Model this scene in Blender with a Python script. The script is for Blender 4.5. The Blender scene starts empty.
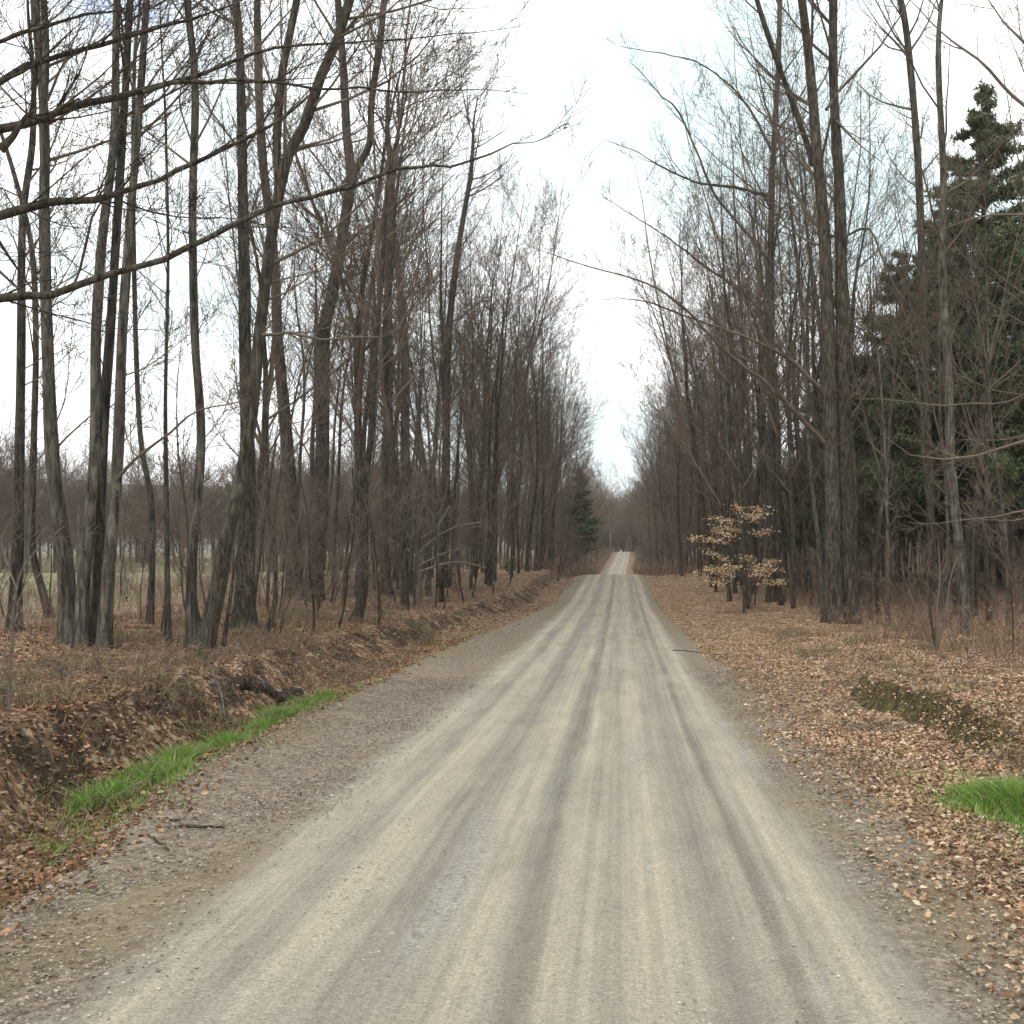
import bpy, math, random
import numpy as np
from mathutils import Vector, Matrix, noise

# ------------------------------------------------------------------ frame of the place
# world: +Y runs down the road, X to the right, Z up, eye at 1.65 m over the road
F, VX, HY, EYE = 1100.0, 622.0, 560.0, 1.65
COL = bpy.context.scene.collection
scene = bpy.context.scene
RAD = math.radians


def smooth(a, b, x):
    t = min(1.0, max(0.0, (x - a) / (b - a)))
    return t * t * (3 - 2 * t)


_RP = [(-60, 0.0), (0, 0.0), (4, -.02), (14, -.12), (25, -.13), (44, .06), (58, .52), (67, .72), (76, .62), (98, .1),
       (120, -.12), (140, .12), (175, 1.65), (203, 3.05), (214, 3.2), (235, 2.7), (300, 1.0), (420, .2), (3000, .2)]
_RX = [(-60, -.3), (60, -.32), (100, -.5), (140, -.5), (180, .1), (210, .6), (260, 2.5), (400, 12), (3000, 12)]


def _interp(tab, y):
    if y <= tab[0][0]: return tab[0][1]
    for i in range(len(tab) - 1):
        if y <= tab[i + 1][0]:
            x0, v0 = tab[i]; x1, v1 = tab[i + 1]
            m0 = (v1 - tab[i - 1][1]) / (x1 - tab[i - 1][0]) if i > 0 else 0
            m1 = (tab[i + 2][1] - v0) / (tab[i + 2][0] - x0) if i + 2 < len(tab) else 0
            h = x1 - x0; t = (y - x0) / h
            return ((2*t**3 - 3*t**2 + 1) * v0 + (t**3 - 2*t**2 + t) * h * m0
                    + (-2*t**3 + 3*t**2) * v1 + (t**3 - t**2) * h * m1)
    return tab[-1][1]


def road_z(y): return _interp(_RP, y)
def road_x(y): return _interp(_RX, y)


def lo(y): return .78 * smooth(4.5, 11, y) - 1.25 * smooth(18, 46, y)
def ro(y): return -.62 * smooth(10, 38, y)
def wf(y): return 1 - .27 * smooth(85, 130, y)


def ground_z(x, y, fine=True):
    u = x - road_x(y)
    z = road_z(y)
    near = 1 - smooth(13, 22, y)
    if u < 0:
        ub = u + lo(y) * smooth(1.5, 2.6, -u) + .25 * noise.noise((y * .35, 3.3, 0)) * smooth(2.8, 4, -u)
        ditch = -(.10 + .20 * near) * smooth(2.5, 3.35, -ub)
        top = (.34 + .22 * near) + (.12 + .1 * noise.noise((0, y * .22, 7)))
        bank = top * smooth(3.6, 4.8 - .5 * near, -ub + .12 * noise.noise((y * 1.9, .7, 3)))
        z += -.05 * smooth(1.5, 2.6, -u) + ditch + bank
        z += .1 * smooth(6, 11, -u) - .35 * smooth(12, 26, -u)
    else:
        u -= ro(y) * smooth(1.3, 2, u)
        ub = u + .3 * noise.noise((y * .4, 9.1, 0))
        z += -.06 * smooth(1.4, 2.4, u)
        cut = smooth(9.2, 10.8, y) * (1 - smooth(14.5, 17, y))
        z += (.06 + .36 * cut * (.75 + .7 * noise.noise((0, y * .8, 17)))) * smooth(3.45, 3.45 + 1.0 - .76 * cut, ub) + .1 * (1 - cut) * smooth(3, 7, u)
        z += .18 * smooth(5, 14, u)
    if fine:
        k = smooth(2.0, 3.0, abs(u))
        z += k * (.05 * noise.noise((x * 1.3, y * 1.3, 0)) + .03 * noise.noise((x * 3.7, y * 3.7, 5)))
        z += .12 * smooth(5, 8, abs(u)) * noise.noise((x * .25, y * .25, 2))
    far = smooth(60, 300, abs(u))
    return z * (1 - far) + .2 * far


def ground_at(px, py):
    d = 25.0
    for _ in range(30):
        d2 = (EYE - ground_z((px - VX) / F * d, d)) * F / max(4, py - HY)
        d = .6 * d + .4 * max(3.0, min(140.0, d2))
    return d


def pix(px, py, d): return Vector(((px - VX) / F * d, d, EYE + (HY - py) / F * d))


# ------------------------------------------------------------------ object helpers
def add_mesh(name, verts, loops, starts, mat, parent=None, smooth_on=True):
    me = bpy.data.meshes.new(name)
    verts = np.asarray(verts, np.float32); loops = np.asarray(loops, np.int32).ravel()
    starts = np.asarray(starts, np.int32)
    me.vertices.add(len(verts)); me.vertices.foreach_set('co', verts.ravel())
    me.loops.add(len(loops)); me.loops.foreach_set('vertex_index', loops)
    me.polygons.add(len(starts)); me.polygons.foreach_set('loop_start', starts)
    me.update(calc_edges=True)
    me.polygons.foreach_set('use_smooth', np.full(len(starts), smooth_on))
    me.materials.append(mat)
    o = bpy.data.objects.new(name, me); COL.objects.link(o)
    if parent: o.parent = parent
    return o


def quads(name, verts, faces, mat, parent=None, smooth_on=True):
    faces = np.asarray(faces, np.int32); k = faces.shape[1]
    return add_mesh(name, verts, faces, np.arange(len(faces)) * k, mat, parent, smooth_on)


def thing(name, label, cat, loc=(0, 0, 0), rot=(0, 0, 0), scale=1, group=None):
    o = bpy.data.objects.new(name, None); COL.objects.link(o)
    o.empty_display_size = .2
    o.location = loc; o.rotation_euler = rot; o.scale = (scale,) * 3
    o['label'] = label; o['category'] = cat
    if group: o['group'] = group
    return o


def tag(o, label=None, cat=None, group=None, kind=None):
    if label: o['label'] = label
    if cat: o['category'] = cat
    if group: o['group'] = group
    if kind: o['kind'] = kind
    return o


def dup(root, loc, rot, scale, label, group):
    r = root.copy(); COL.objects.link(r)
    r.location = loc; r.rotation_euler = rot; r.scale = (scale,) * 3
    r['label'] = label; r['group'] = group
    for ch in root.children:
        c = ch.copy(); COL.objects.link(c); c.parent = r
    return r


class Tubes:
    """collects tapering tubes and meshes them in numpy"""
    def __init__(self): self.b = {}

    def add(self, pts, radii, sides=3):
        self.b.setdefault((len(pts), sides), []).append(([c for p in pts for c in p], radii))

    def arrays(self):
        V, Fc, off = [], [], 0
        for (n, s), items in self.b.items():
            P = np.array([i[0] for i in items], np.float64).reshape(-1, n, 3)
            R = np.array([i[1] for i in items], np.float64)
            T = np.gradient(P, axis=1); T /= np.linalg.norm(T, axis=2, keepdims=True) + 1e-9
            m = T.mean(axis=1); m /= np.linalg.norm(m, axis=1, keepdims=True) + 1e-9
            ref = np.where(np.abs(m[:, 2:3]) < .8, [[0, 0, 1.]], [[1., 0, 0]])[:, None, :]
            A = np.cross(T, ref); A /= np.linalg.norm(A, axis=2, keepdims=True) + 1e-9
            B = np.cross(T, A)
            ang = np.arange(s) * 2 * np.pi / s
            ring = (P[:, :, None, :] + R[:, :, None, None] * (np.cos(ang)[None, None, :, None] * A[:, :, None, :]
                    + np.sin(ang)[None, None, :, None] * B[:, :, None, :]))
            N = len(P)
            V.append(ring.reshape(-1, 3))
            idx = np.arange(N * n * s).reshape(N, n, s)
            a = idx[:, :-1, :]; b = np.roll(a, -1, axis=2); d = idx[:, 1:, :]; c = np.roll(d, -1, axis=2)
            Fc.append(np.stack([a, d, c, b], axis=-1).reshape(-1, 4) + off)
            off += N * n * s
        return np.concatenate(V), np.concatenate(Fc)

    def build(self, name, mat, parent=None):
        v, f = self.arrays()
        return quads(name, v, f, mat, parent)


def catmull(pts, radii, step):
    """resample a polyline of Vectors smoothly"""
    out, rr = [], []
    n = len(pts)
    for i in range(n - 1):
        p0 = pts[i - 1] if i else pts[0] * 2 - pts[1]
        p1, p2 = pts[i], pts[i + 1]
        p3 = pts[i + 2] if i + 2 < n else p2 * 2 - p1
        k = max(1, int(round((p2 - p1).length / step)))
        for j in range(k):
            t = j / k
            out.append(.5 * ((2 * p1) + (p2 - p0) * t + (2*p0 - 5*p1 + 4*p2 - p3) * t*t + (3*p1 - p0 - 3*p2 + p3) * t**3))
            rr.append(radii[i] * (1 - t) + radii[i + 1] * t)
    out.append(pts[-1].copy()); rr.append(radii[-1])
    return out, rr


def trunk_mesh(name, pts, radii, mat, parent, rng, flare=.7, sides=12, step=.3):
    """a stem with an uneven girth, knots and a root flare at its foot"""
    P, R = catmull(pts, radii, step)
    n = len(P)
    ph = [rng.uniform(0, 6.28) for _ in range(6)]
    lob = rng.choice([3, 4, 5])
    V = np.zeros((n, sides, 3)); s0 = 0
    A = Vector((1, 0, 0))
    for i in range(n):
        t = (P[min(n - 1, i + 1)] - P[max(0, i - 1)]).normalized()
        A = (A - t * A.dot(t)).normalized(); B = t.cross(A)
        if i: s0 += (P[i] - P[i - 1]).length
        for k in range(sides):
            a = k * 2 * math.pi / sides
            q = P[i] + A * math.cos(a) * R[i] + B * math.sin(a) * R[i]
            f = 1 + .10 * noise.noise((q.x * 3 + ph[0], q.y * 3, q.z * .8)) + .05 * math.sin(2 * a + ph[1] + s0 * .4)
            fl = flare * math.exp(-s0 / max(.28, 1.3 * radii[0]))
            f += fl * (.55 + .55 * math.cos(lob * a + ph[2]) + .2 * math.cos(2 * a + ph[3]))
            V[i, k] = P[i] + (A * math.cos(a) + B * math.sin(a)) * (R[i] * f)
    idx = np.arange(n * sides).reshape(n, sides)
    a = idx[:-1]; b = np.roll(a, -1, axis=1); d = idx[1:]; c = np.roll(d, -1, axis=1)
    return quads(name, V.reshape(-1, 3), np.stack([a, b, c, d], -1).reshape(-1, 4), mat, parent), P, R


def perp(rng, d):
    v = Vector((rng.gauss(0, 1), rng.gauss(0, 1), rng.gauss(0, 1)))
    v = v - d * v.dot(d)
    return v.normalized() if v.length > 1e-4 else d.orthogonal().normalized()


#            children  child length  angle  wander  lift   points sides
LEVELS = [dict(n=13, l=.42, a=44, w=.10, up=.13, p=9, s=6),
          dict(n=10, l=.46, a=42, w=.13, up=.14, p=6, s=4),
          dict(n=7, l=.52, a=40, w=.15, up=.11, p=5, s=3),
          dict(n=0,  l=.5,  a=42, w=.20, up=.05, p=4, s=3)]


def grow(T, rng, start, d, length, r0, lev, top=3, dens=1.0, t0=.22, rmin=.004, side=None):
    L = LEVELS[lev]
    n = L['p']; pts = [start.copy()]; cur = start.copy(); dd = d.copy()
    seg = length / (n - 1)
    for i in range(n - 1):
        dd = (dd + perp(rng, dd) * rng.uniform(.2, 1) * L['w'] * 1.4 + Vector((0, 0, L['up']))).normalized()
        cur = cur + dd * seg; pts.append(cur.copy())
    rad = [max(rmin, r0 * (1 - .86 * (i / (n - 1)) ** .9)) for i in range(n)]
    T.add(pts, rad, L['s'])
    if lev >= top: return
    cnt = max(1, int(round(L['n'] * dens * rng.uniform(.75, 1.25))))
    C = LEVELS[lev + 1]
    for k in range(cnt):
        t = t0 + (1 - t0) * ((k + rng.random()) / cnt) ** .9
        fi = min(n - 1.001, t * (n - 1)); i = int(fi); f = fi - i
        p = pts[i].lerp(pts[i + 1], f); ax = (pts[i + 1] - pts[i]).normalized()
        q = perp(rng, ax)
        if side is not None and rng.random() < .5: q = (q + side * .8); q = (q - ax * q.dot(ax)).normalized()
        a = RAD(L['a'] * rng.uniform(.65, 1.25))
        cd = (ax * math.cos(a) + q * math.sin(a)).normalized()
        rl = rad[i] * (1 - f) + rad[i + 1] * f
        cl = length * L['l'] * (1.12 - .75 * t) * rng.uniform(.6, 1.25)
        grow(T, rng, p, cd, cl, max(rmin, rl * rng.uniform(.45, .66)), lev + 1, top, dens, .2, rmin)


# ------------------------------------------------------------------ materials
def new_mat(name):
    m = bpy.data.materials.new(name); m.use_nodes = True
    nt = m.node_tree
    b = nt.nodes['Principled BSDF']
    return m, nt, b


def N(nt, typ, **kw):
    n = nt.nodes.new(typ)
    for k, v in kw.items():
        if k in n.inputs: n.inputs[k].default_value = v
        else: setattr(n, k, v)
    return n


def ramp(nt, stops, fac=None, interp='LINEAR'):
    r = nt.nodes.new('ShaderNodeValToRGB'); cr = r.color_ramp; cr.interpolation = interp
    while len(cr.elements) < len(stops): cr.elements.new(.5)
    for e, (p, c) in zip(cr.elements, stops):
        e.position = p; e.color = (*c, 1) if len(c) == 3 else c
    if fac is not None: nt.links.new(fac, r.inputs['Fac'])
    return r


def mix(nt, a, b, fac, mode='MIX'):
    m = nt.nodes.new('ShaderNodeMix'); m.data_type = 'RGBA'; m.blend_type = mode
    for s, v in ((m.inputs[0], fac), (m.inputs[6], a), (m.inputs[7], b)):
        if hasattr(v, 'is_linked'): nt.links.new(v, s)
        elif isinstance(v, (int, float)): s.default_value = v
        else: s.default_value = (*v, 1)
    return m.outputs[2]


def math_n(nt, op, a, b=None, clamp=False):
    m = nt.nodes.new('ShaderNodeMath'); m.operation = op; m.use_clamp = clamp
    for s, v in zip(m.inputs, (a, b)):
        if v is None: continue
        if hasattr(v, 'is_linked'): nt.links.new(v, s)
        else: s.default_value = v
    return m.outputs[0]


def mapr(nt, v, a, b, c=0.0, d=1.0, smoothstep=True):
    m = nt.nodes.new('ShaderNodeMapRange'); m.interpolation_type = 'SMOOTHSTEP' if smoothstep else 'LINEAR'
    nt.links.new(v, m.inputs[0])
    for i, x in enumerate((a, b, c, d)): m.inputs[i + 1].default_value = x
    return m.outputs[0]


def mapping(nt, scale=(1, 1, 1), coord='Object', loc=(0, 0, 0)):
    tc = nt.nodes.new('ShaderNodeTexCoord'); mp = nt.nodes.new('ShaderNodeMapping')
    mp.inputs['Scale'].default_value = scale; mp.inputs['Location'].default_value = loc
    nt.links.new(tc.outputs[coord], mp.inputs['Vector'])
    return mp.outputs['Vector']


def tex_noise(nt, vec, scale, detail=4, rough=.6, dist=0):
    n = N(nt, 'ShaderNodeTexNoise', Scale=scale, Detail=detail, Roughness=rough, Distortion=dist)
    nt.links.new(vec, n.inputs['Vector'])
    return n.outputs['Fac']


def bump(nt, b, h, strength, dist):
    n = N(nt, 'ShaderNodeBump', Strength=strength, Distance=dist)
    nt.links.new(h, n.inputs['Height']); nt.links.new(n.outputs['Normal'], b.inputs['Normal'])


def bark_mat(name, dark, mid, light, lichen, amount, ridge=9.0):
    m, nt, b = new_mat(name)
    vec = mapping(nt)
    v1 = mapping(nt, (ridge, ridge, ridge * .16))
    fur = tex_noise(nt, v1, 2.2, 6, .65, .6)
    c = ramp(nt, [(.36, dark), (.5, mid), (.64, light)], fur).outputs['Color']
    oi = nt.nodes.new('ShaderNodeObjectInfo')
    big = tex_noise(nt, vec, 1.1, 3, .6)
    spot = tex_noise(nt, vec, 5.5, 5, .7)
    k = math_n(nt, 'MULTIPLY', mapr(nt, big, .45, .7), mapr(nt, spot, .46, .62))
    c = mix(nt, c, lichen, math_n(nt, 'MULTIPLY', k, amount))
    c = mix(nt, c, ramp(nt, [(0, (.82, .81, .80)), (.5, (1, .98, .96)), (1, (1.2, 1.16, 1.12))], oi.outputs['Random']).outputs['Color'], 1.0, 'MULTIPLY')
    nt.links.new(c, b.inputs['Base Color'])
    b.inputs['Roughness'].default_value = .9
    b.inputs['Specular IOR Level'].default_value = .2
    bump(nt, b, fur, 1.0, .06)
    return m


M_BARK = bark_mat('maple_bark', (.016, .0125, .009), (.052, .043, .033), (.112, .096, .077), (.13, .128, .085), .6)
M_BARKG = bark_mat('grey_bark', (.020, .016, .012), (.070, .060, .048), (.145, .128, .108), (.18, .178, .135), .7, 7)
M_PALE = bark_mat('pale_bark', (.075, .066, .055), (.135, .12, .102), (.20, .182, .158), (.26, .25, .22), .4, 12)
M_PINEB = bark_mat('pine_bark', (.022, .017, .014), (.05, .04, .033), (.09, .072, .06), (.11, .12, .10), .3, 8)


def twig_mat(name, a, b_, c_):
    m, nt, b = new_mat(name)
    vec = mapping(nt)
    oi = nt.nodes.new('ShaderNodeObjectInfo')
    n = tex_noise(nt, vec, .7, 4, .7)
    c = ramp(nt, [(.3, a), (.5, b_), (.7, c_)], n).outputs['Color']
    c = mix(nt, c, ramp(nt, [(0, (.75, .73, .72)), (1, (1.25, 1.22, 1.2))], oi.outputs['Random']).outputs['Color'], 1.0, 'MULTIPLY')
    nt.links.new(c, b.inputs['Base Color'])
    b.inputs['Roughness'].default_value = .85
    b.inputs['Specular IOR Level'].default_value = .25
    return m


M_TWIG = twig_mat('twig_brown', (.066, .050, .037), (.118, .092, .070), (.18, .143, .111))
M_TWIGR = twig_mat('twig_reddish', (.086, .060, .046), (.150, .110, .086), (.215, .163, .130))
M_TWIGP = twig_mat('twig_pale', (.10, .085, .068), (.165, .142, .117), (.24, .21, .178))


M_FAR = twig_mat('far_wood_twigs', (.10, .072, .052), (.16, .12, .09), (.22, .17, .13))


def island_mat(name, stops, rough=.8, transl=0.0, vary=None):
    """colour differs from leaf to leaf (or blade to blade)"""
    m, nt, b = new_mat(name)
    g = nt.nodes.new('ShaderNodeNewGeometry')
    c = ramp(nt, stops, g.outputs['Random Per Island']).outputs['Color']
    if vary:
        vec = mapping(nt)
        n = tex_noise(nt, vec, vary[0], 3, .6)
        c = mix(nt, c, ramp(nt, [(.35, vary[1]), (.65, vary[2])], n).outputs['Color'], 1.0, 'MULTIPLY')
    nt.links.new(c, b.inputs['Base Color'])
    b.inputs['Roughness'].default_value = rough
    b.inputs['Specular IOR Level'].default_value = .3
    if transl:
        t = nt.nodes.new('ShaderNodeBsdfTranslucent'); nt.links.new(c, t.inputs['Color'])
        ms = N(nt, 'ShaderNodeMixShader'); ms.inputs[0].default_value = transl
        nt.links.new(b.outputs[0], ms.inputs[1]); nt.links.new(t.outputs[0], ms.inputs[2])
        nt.links.new(ms.outputs[0], nt.nodes['Material Output'].inputs['Surface'])
    return m


M_LEAF = island_mat('fallen_leaf', [(0, (.09, .052, .032)), (.2, (.245, .142, .082)), (.45, (.41, .26, .158)),
                                    (.68, (.54, .375, .25)), (.86, (.63, .485, .355)), (1, (.68, .58, .47))], .7, .1,
                    (.8, (.7, .66, .6), (1.15, 1.1, 1.05)))
M_LEAFD = island_mat('damp_fallen_leaf', [(0, (.055, .033, .022)), (.3, (.155, .082, .046)), (.6, (.30, .165, .095)), (.85, (.43, .265, .165)), (1, (.56, .42, .30))], .7, .1,
                     (.8, (.6, .62, .5), (1.15, 1.05, 1.0)))
M_CHIP = island_mat('leaf_crumbs', [(0, (.11, .08, .058)), (.4, (.225, .172, .128)), (.8, (.30, .255, .205)), (1, (.44, .385, .32))], .8)
M_STONE = island_mat('road_stones', [(0, (.14, .125, .11)), (.5, (.30, .275, .235)), (.85, (.38, .355, .31)), (1, (.5, .48, .43))], .85)
M_BEECH = island_mat('held_beech_leaf', [(0, (.34, .20, .09)), (.35, (.52, .36, .19)), (.7, (.66, .51, .33)), (1, (.76, .66, .50))], .65, .3)
M_GRASS = island_mat('fresh_grass', [(0, (.07, .14, .024)), (.35, (.14, .27, .04)), (.74, (.23, .37, .07)), (.88, (.34, .38, .13)), (1, (.40, .33, .18))], .55, .3)
M_NEEDLE = island_mat('pine_needles', [(0, (.06, .078, .034)), (.5, (.105, .132, .058)), (.9, (.15, .175, .085)), (1, (.21, .18, .11))], .6, .15)
M_WEED = island_mat('dead_stalks', [(0, (.085, .052, .036)), (.5, (.19, .122, .088)), (.85, (.30, .205, .15)), (1, (.40, .31, .22))], .8, .1)


def litter_color(nt):
    """leaf-covered earth: cells of leaf size in many browns, olive moss and dark earth between"""
    vec = mapping(nt)
    wob = tex_noise(nt, vec, 9, 3, .6)
    v2 = nt.nodes.new('ShaderNodeVectorMath'); v2.operation = 'ADD'
    cmb = nt.nodes.new('ShaderNodeCombineXYZ')
    nt.links.new(math_n(nt, 'MULTIPLY', wob, .12), cmb.inputs[0]); nt.links.new(math_n(nt, 'MULTIPLY', wob, .17), cmb.inputs[1])
    nt.links.new(vec, v2.inputs[0]); nt.links.new(cmb.outputs[0], v2.inputs[1])
    vo = N(nt, 'ShaderNodeTexVoronoi', Scale=15.0); nt.links.new(v2.outputs[0], vo.inputs['Vector'])
    sep = nt.nodes.new('ShaderNodeSeparateColor'); nt.links.new(vo.outputs['Color'], sep.inputs[0])
    c = ramp(nt, [(0, (.045, .026, .016)), (.3, (.125, .070, .040)), (.6, (.235, .142, .084)), (.85, (.35, .235, .152)), (1, (.46, .35, .25))],
             sep.outputs[0]).outputs['Color']
    big = tex_noise(nt, vec, .55, 4, .6)
    mossy = mapr(nt, big, .52, .68)
    c = mix(nt, c, (.070, .056, .026), math_n(nt, 'MULTIPLY', mossy, .4))
    dirt = mapr(nt, tex_noise(nt, vec, 2.3, 5, .65), .55, .68)
    c = mix(nt, c, (.05, .036, .026), math_n(nt, 'MULTIPLY', dirt, .6))
    return c, vo.outputs['Distance'], vec


def ground_mat():
    m, nt, b = new_mat('leafy_ground')
    c, h, vec = litter_color(nt)
    sep = nt.nodes.new('ShaderNodeSeparateXYZ'); nt.links.new(vec, sep.inputs[0])
    n = tex_noise(nt, vec, .12, 4, .6)
    edge = math_n(nt, 'ADD', sep.outputs[0], math_n(nt, 'MULTIPLY', n, 6))
    field = mapr(nt, edge, -11, -14)
    fc = ramp(nt, [(.3, (.15, .125, .07)), (.5, (.21, .178, .10)), (.7, (.27, .235, .14))], tex_noise(nt, vec, .8, 5, .7)).outputs['Color']
    c = mix(nt, c, fc, field)
    # mossy lip of the little cut bank on the right
    geo = nt.nodes.new('ShaderNodeNewGeometry'); gs = nt.nodes.new('ShaderNodeSeparateXYZ')
    nt.links.new(geo.outputs['Normal'], gs.inputs[0])
    steep = mapr(nt, gs.outputs[2], .92, .78)
    mossc = ramp(nt, [(.35, (.022, .016, .010)), (.5, (.055, .047, .018)), (.68, (.12, .105, .035))], tex_noise(nt, vec, 7, 5, .7)).outputs['Color']
    c = mix(nt, c, mossc, math_n(nt, 'MULTIPLY', math_n(nt, 'MULTIPLY', steep, mapr(nt, sep.outputs[0], .5, 1)), .9))
    soil_shade = math_n(nt, 'MULTIPLY', mapr(nt, gs.outputs[2], .97, .90), mapr(nt, tex_noise(nt, vec, 1.7, 4, .6), .42, .58))  # bare earth patches on the left bank, undercut shade painted into their colour
    c = mix(nt, c, (.030, .021, .014), math_n(nt, 'MULTIPLY', math_n(nt, 'MULTIPLY', soil_shade, mapr(nt, sep.outputs[0], -1, -2)), .85))
    nt.links.new(c, b.inputs['Base Color'])
    b.inputs['Roughness'].default_value = .95; b.inputs['Specular IOR Level'].default_value = .15
    hh = math_n(nt, 'ADD', h, math_n(nt, 'MULTIPLY', tex_noise(nt, vec, 25, 4, .7), .4))
    bump(nt, b, hh, .8, .03)
    return m


def road_mat():
    m, nt, b = new_mat('packed_gravel')
    vec = mapping(nt)
    sep = nt.nodes.new('ShaderNodeSeparateXYZ'); nt.links.new(vec, sep.inputs[0])
    att = nt.nodes.new('ShaderNodeAttribute'); att.attribute_name = 'across'
    u = att.outputs['Fac']
    # the tracks waver a little along the road
    wav = tex_noise(nt, mapping(nt, (.0, .10, 0)), 1.0, 3, .5)
    wav2 = tex_noise(nt, mapping(nt, (1.2, .5, 0)), 1.0, 4, .6)
    uu = math_n(nt, 'ADD', u, math_n(nt, 'MULTIPLY', math_n(nt, 'SUBTRACT', wav, .5), .14))
    uu = math_n(nt, 'ADD', uu, math_n(nt, 'MULTIPLY', math_n(nt, 'SUBTRACT', wav2, .5), .07))
    t = mapr(nt, uu, -2.2, 2.0, 0, 1, False)
    li, mi, gr, dk = (.362, .314, .243), (.302, .263, .209), (.244, .215, .178), (.186, .162, .133)
    def at(x): return (x + .3 + 2.2) / 4.2       # X of the photograph's tracks -> ramp position
    stops = [(at(-2.3), dk), (at(-2.05), mi), (at(-1.85), li), (at(-1.72), mi), (at(-1.58), gr), (at(-1.46), li), (at(-1.28), li),
             (at(-1.15), gr), (at(-.98), gr), (at(-.85), mi), (at(-.62), li), (at(-.52), gr), (at(-.42), dk), (at(-.31), li),
             (at(-.2), mi), (at(-.04), mi), (at(.06), li), (at(.17), li), (at(.27), mi), (at(.45), gr), (at(.60), mi),
             (at(.66), dk), (at(.76), mi), (at(.92), li), (at(1.06), mi), (at(1.28), gr), (at(1.5), dk)]
    c = ramp(nt, stops, t).outputs['Color']
    # streaks dragged along by tyres and grader, patches where dust lies or has blown off
    st = tex_noise(nt, mapping(nt, (5.5, .07, 1)), 1.0, 6, .62)
    st2 = tex_noise(nt, mapping(nt, (19, .16, 1), loc=(3, 7, 0)), 1.0, 5, .6)
    pat = tex_noise(nt, mapping(nt, (.9, .34, 1)), 1.0, 5, .62)
    c = mix(nt, c, li, math_n(nt, 'MULTIPLY', mapr(nt, pat, .50, .70), .3))
    c = mix(nt, c, gr, math_n(nt, 'MULTIPLY', mapr(nt, pat, .47, .30), .5))
    c = mix(nt, c, ramp(nt, [(.3, (.83, .83, .845)), (.5, (1, 1, 1)), (.7, (1.10, 1.095, 1.085))], st).outputs['Color'], 1.0, 'MULTIPLY')
    c = mix(nt, c, ramp(nt, [(.34, (.85, .85, .86)), (.64, (1.09, 1.088, 1.08))], st2).outputs['Color'], 1.0, 'MULTIPLY')
    brk = tex_noise(nt, mapping(nt, (3.2, .7, 1), loc=(5, 1, 0)), 1.0, 8, .72)
    c = mix(nt, c, ramp(nt, [(.30, (.80, .80, .81)), (.5, (1, 1, 1)), (.70, (1.13, 1.125, 1.11))], brk).outputs['Color'], 1.0, 'MULTIPLY')
    c = mix(nt, c, li, math_n(nt, 'MULTIPLY', mapr(nt, tex_noise(nt, mapping(nt, (1.5, .5, 1), loc=(1, 9, 0)), 1.0, 7, .7), .52, .64), .22))
    # loose bluish grey stone lies in bands
    vs = N(nt, 'ShaderNodeTexVoronoi', Scale=62.0); nt.links.new(vec, vs.inputs['Vector'])
    vsep = nt.nodes.new('ShaderNodeSeparateColor'); nt.links.new(vs.outputs['Color'], vsep.inputs[0])
    stone = ramp(nt, [(0, (.13, .123, .115)), (.5, (.25, .24, .225)), (1, (.42, .40, .375))], vsep.outputs[0]).outputs['Color']
    bands = mapr(nt, tex_noise(nt, mapping(nt, (3.0, .22, 1), loc=(11, 2, 0)), 1.0, 5, .65), .53, .68)
    c = mix(nt, c, stone, math_n(nt, 'MULTIPLY', bands, .42))
    fine = tex_noise(nt, vec, 85, 4, .75)
    c = mix(nt, c, ramp(nt, [(.3, (.72, .72, .72)), (.5, (1, 1, 1)), (.72, (1.22, 1.21, 1.19))], fine).outputs['Color'], .9, 'MULTIPLY')
    vg = N(nt, 'ShaderNodeTexVoronoi', Scale=95.0); nt.links.new(vec, vg.inputs['Vector'])
    vgs = nt.nodes.new('ShaderNodeSeparateColor'); nt.links.new(vg.outputs['Color'], vgs.inputs[0])
    c = mix(nt, c, ramp(nt, [(0, (.62, .61, .60)), (.35, (.95, .95, .95)), (.8, (1.08, 1.08, 1.07)), (1, (1.38, 1.37, 1.34))], vgs.outputs[0]).outputs['Color'], .55, 'MULTIPLY')
    # shoulders: dull gravel with trodden leaf crumbs, then leaf litter
    au = math_n(nt, 'ADD', uu, math_n(nt, 'MULTIPLY', math_n(nt, 'SUBTRACT', tex_noise(nt, vec, 1.6, 5, .7), .5), .55))
    vc = N(nt, 'ShaderNodeTexVoronoi', Scale=34.0); nt.links.new(vec, vc.inputs['Vector'])
    vcs = nt.nodes.new('ShaderNodeSeparateColor'); nt.links.new(vc.outputs['Color'], vcs.inputs[0])
    sh = ramp(nt, [(0, (.10, .078, .057)), (.45, (.185, .146, .110)), (.8, (.27, .218, .166)), (1, (.40, .335, .26))], vcs.outputs[0]).outputs['Color']
    sh2 = ramp(nt, [(.35, (.145, .115, .087)), (.65, (.245, .198, .150))], tex_noise(nt, vec, 6, 6, .75)).outputs['Color']
    sh = mix(nt, sh2, sh, .55)
    sh = mix(nt, sh, (.20, .15, .085), math_n(nt, 'MULTIPLY', mapr(nt, tex_noise(nt, mapping(nt, (1.2, .3, 1)), 1.0, 4, .6), .47, .62), .65))
    left = mapr(nt, au, -1.62, -1.95); right = mapr(nt, au, 1.30, 1.62)
    c = mix(nt, c, sh, math_n(nt, 'MAXIMUM', left, right))
    lc, lh, _ = litter_color(nt)
    left2 = mapr(nt, au, -2.7, -3.05); right2 = mapr(nt, au, 2.1, 2.5)
    c = mix(nt, c, lc, math_n(nt, 'MAXIMUM', left2, right2))
    nt.links.new(c, b.inputs['Base Color'])
    b.inputs['Roughness'].default_value = .95; b.inputs['Specular IOR Level'].default_value = .15
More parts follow.
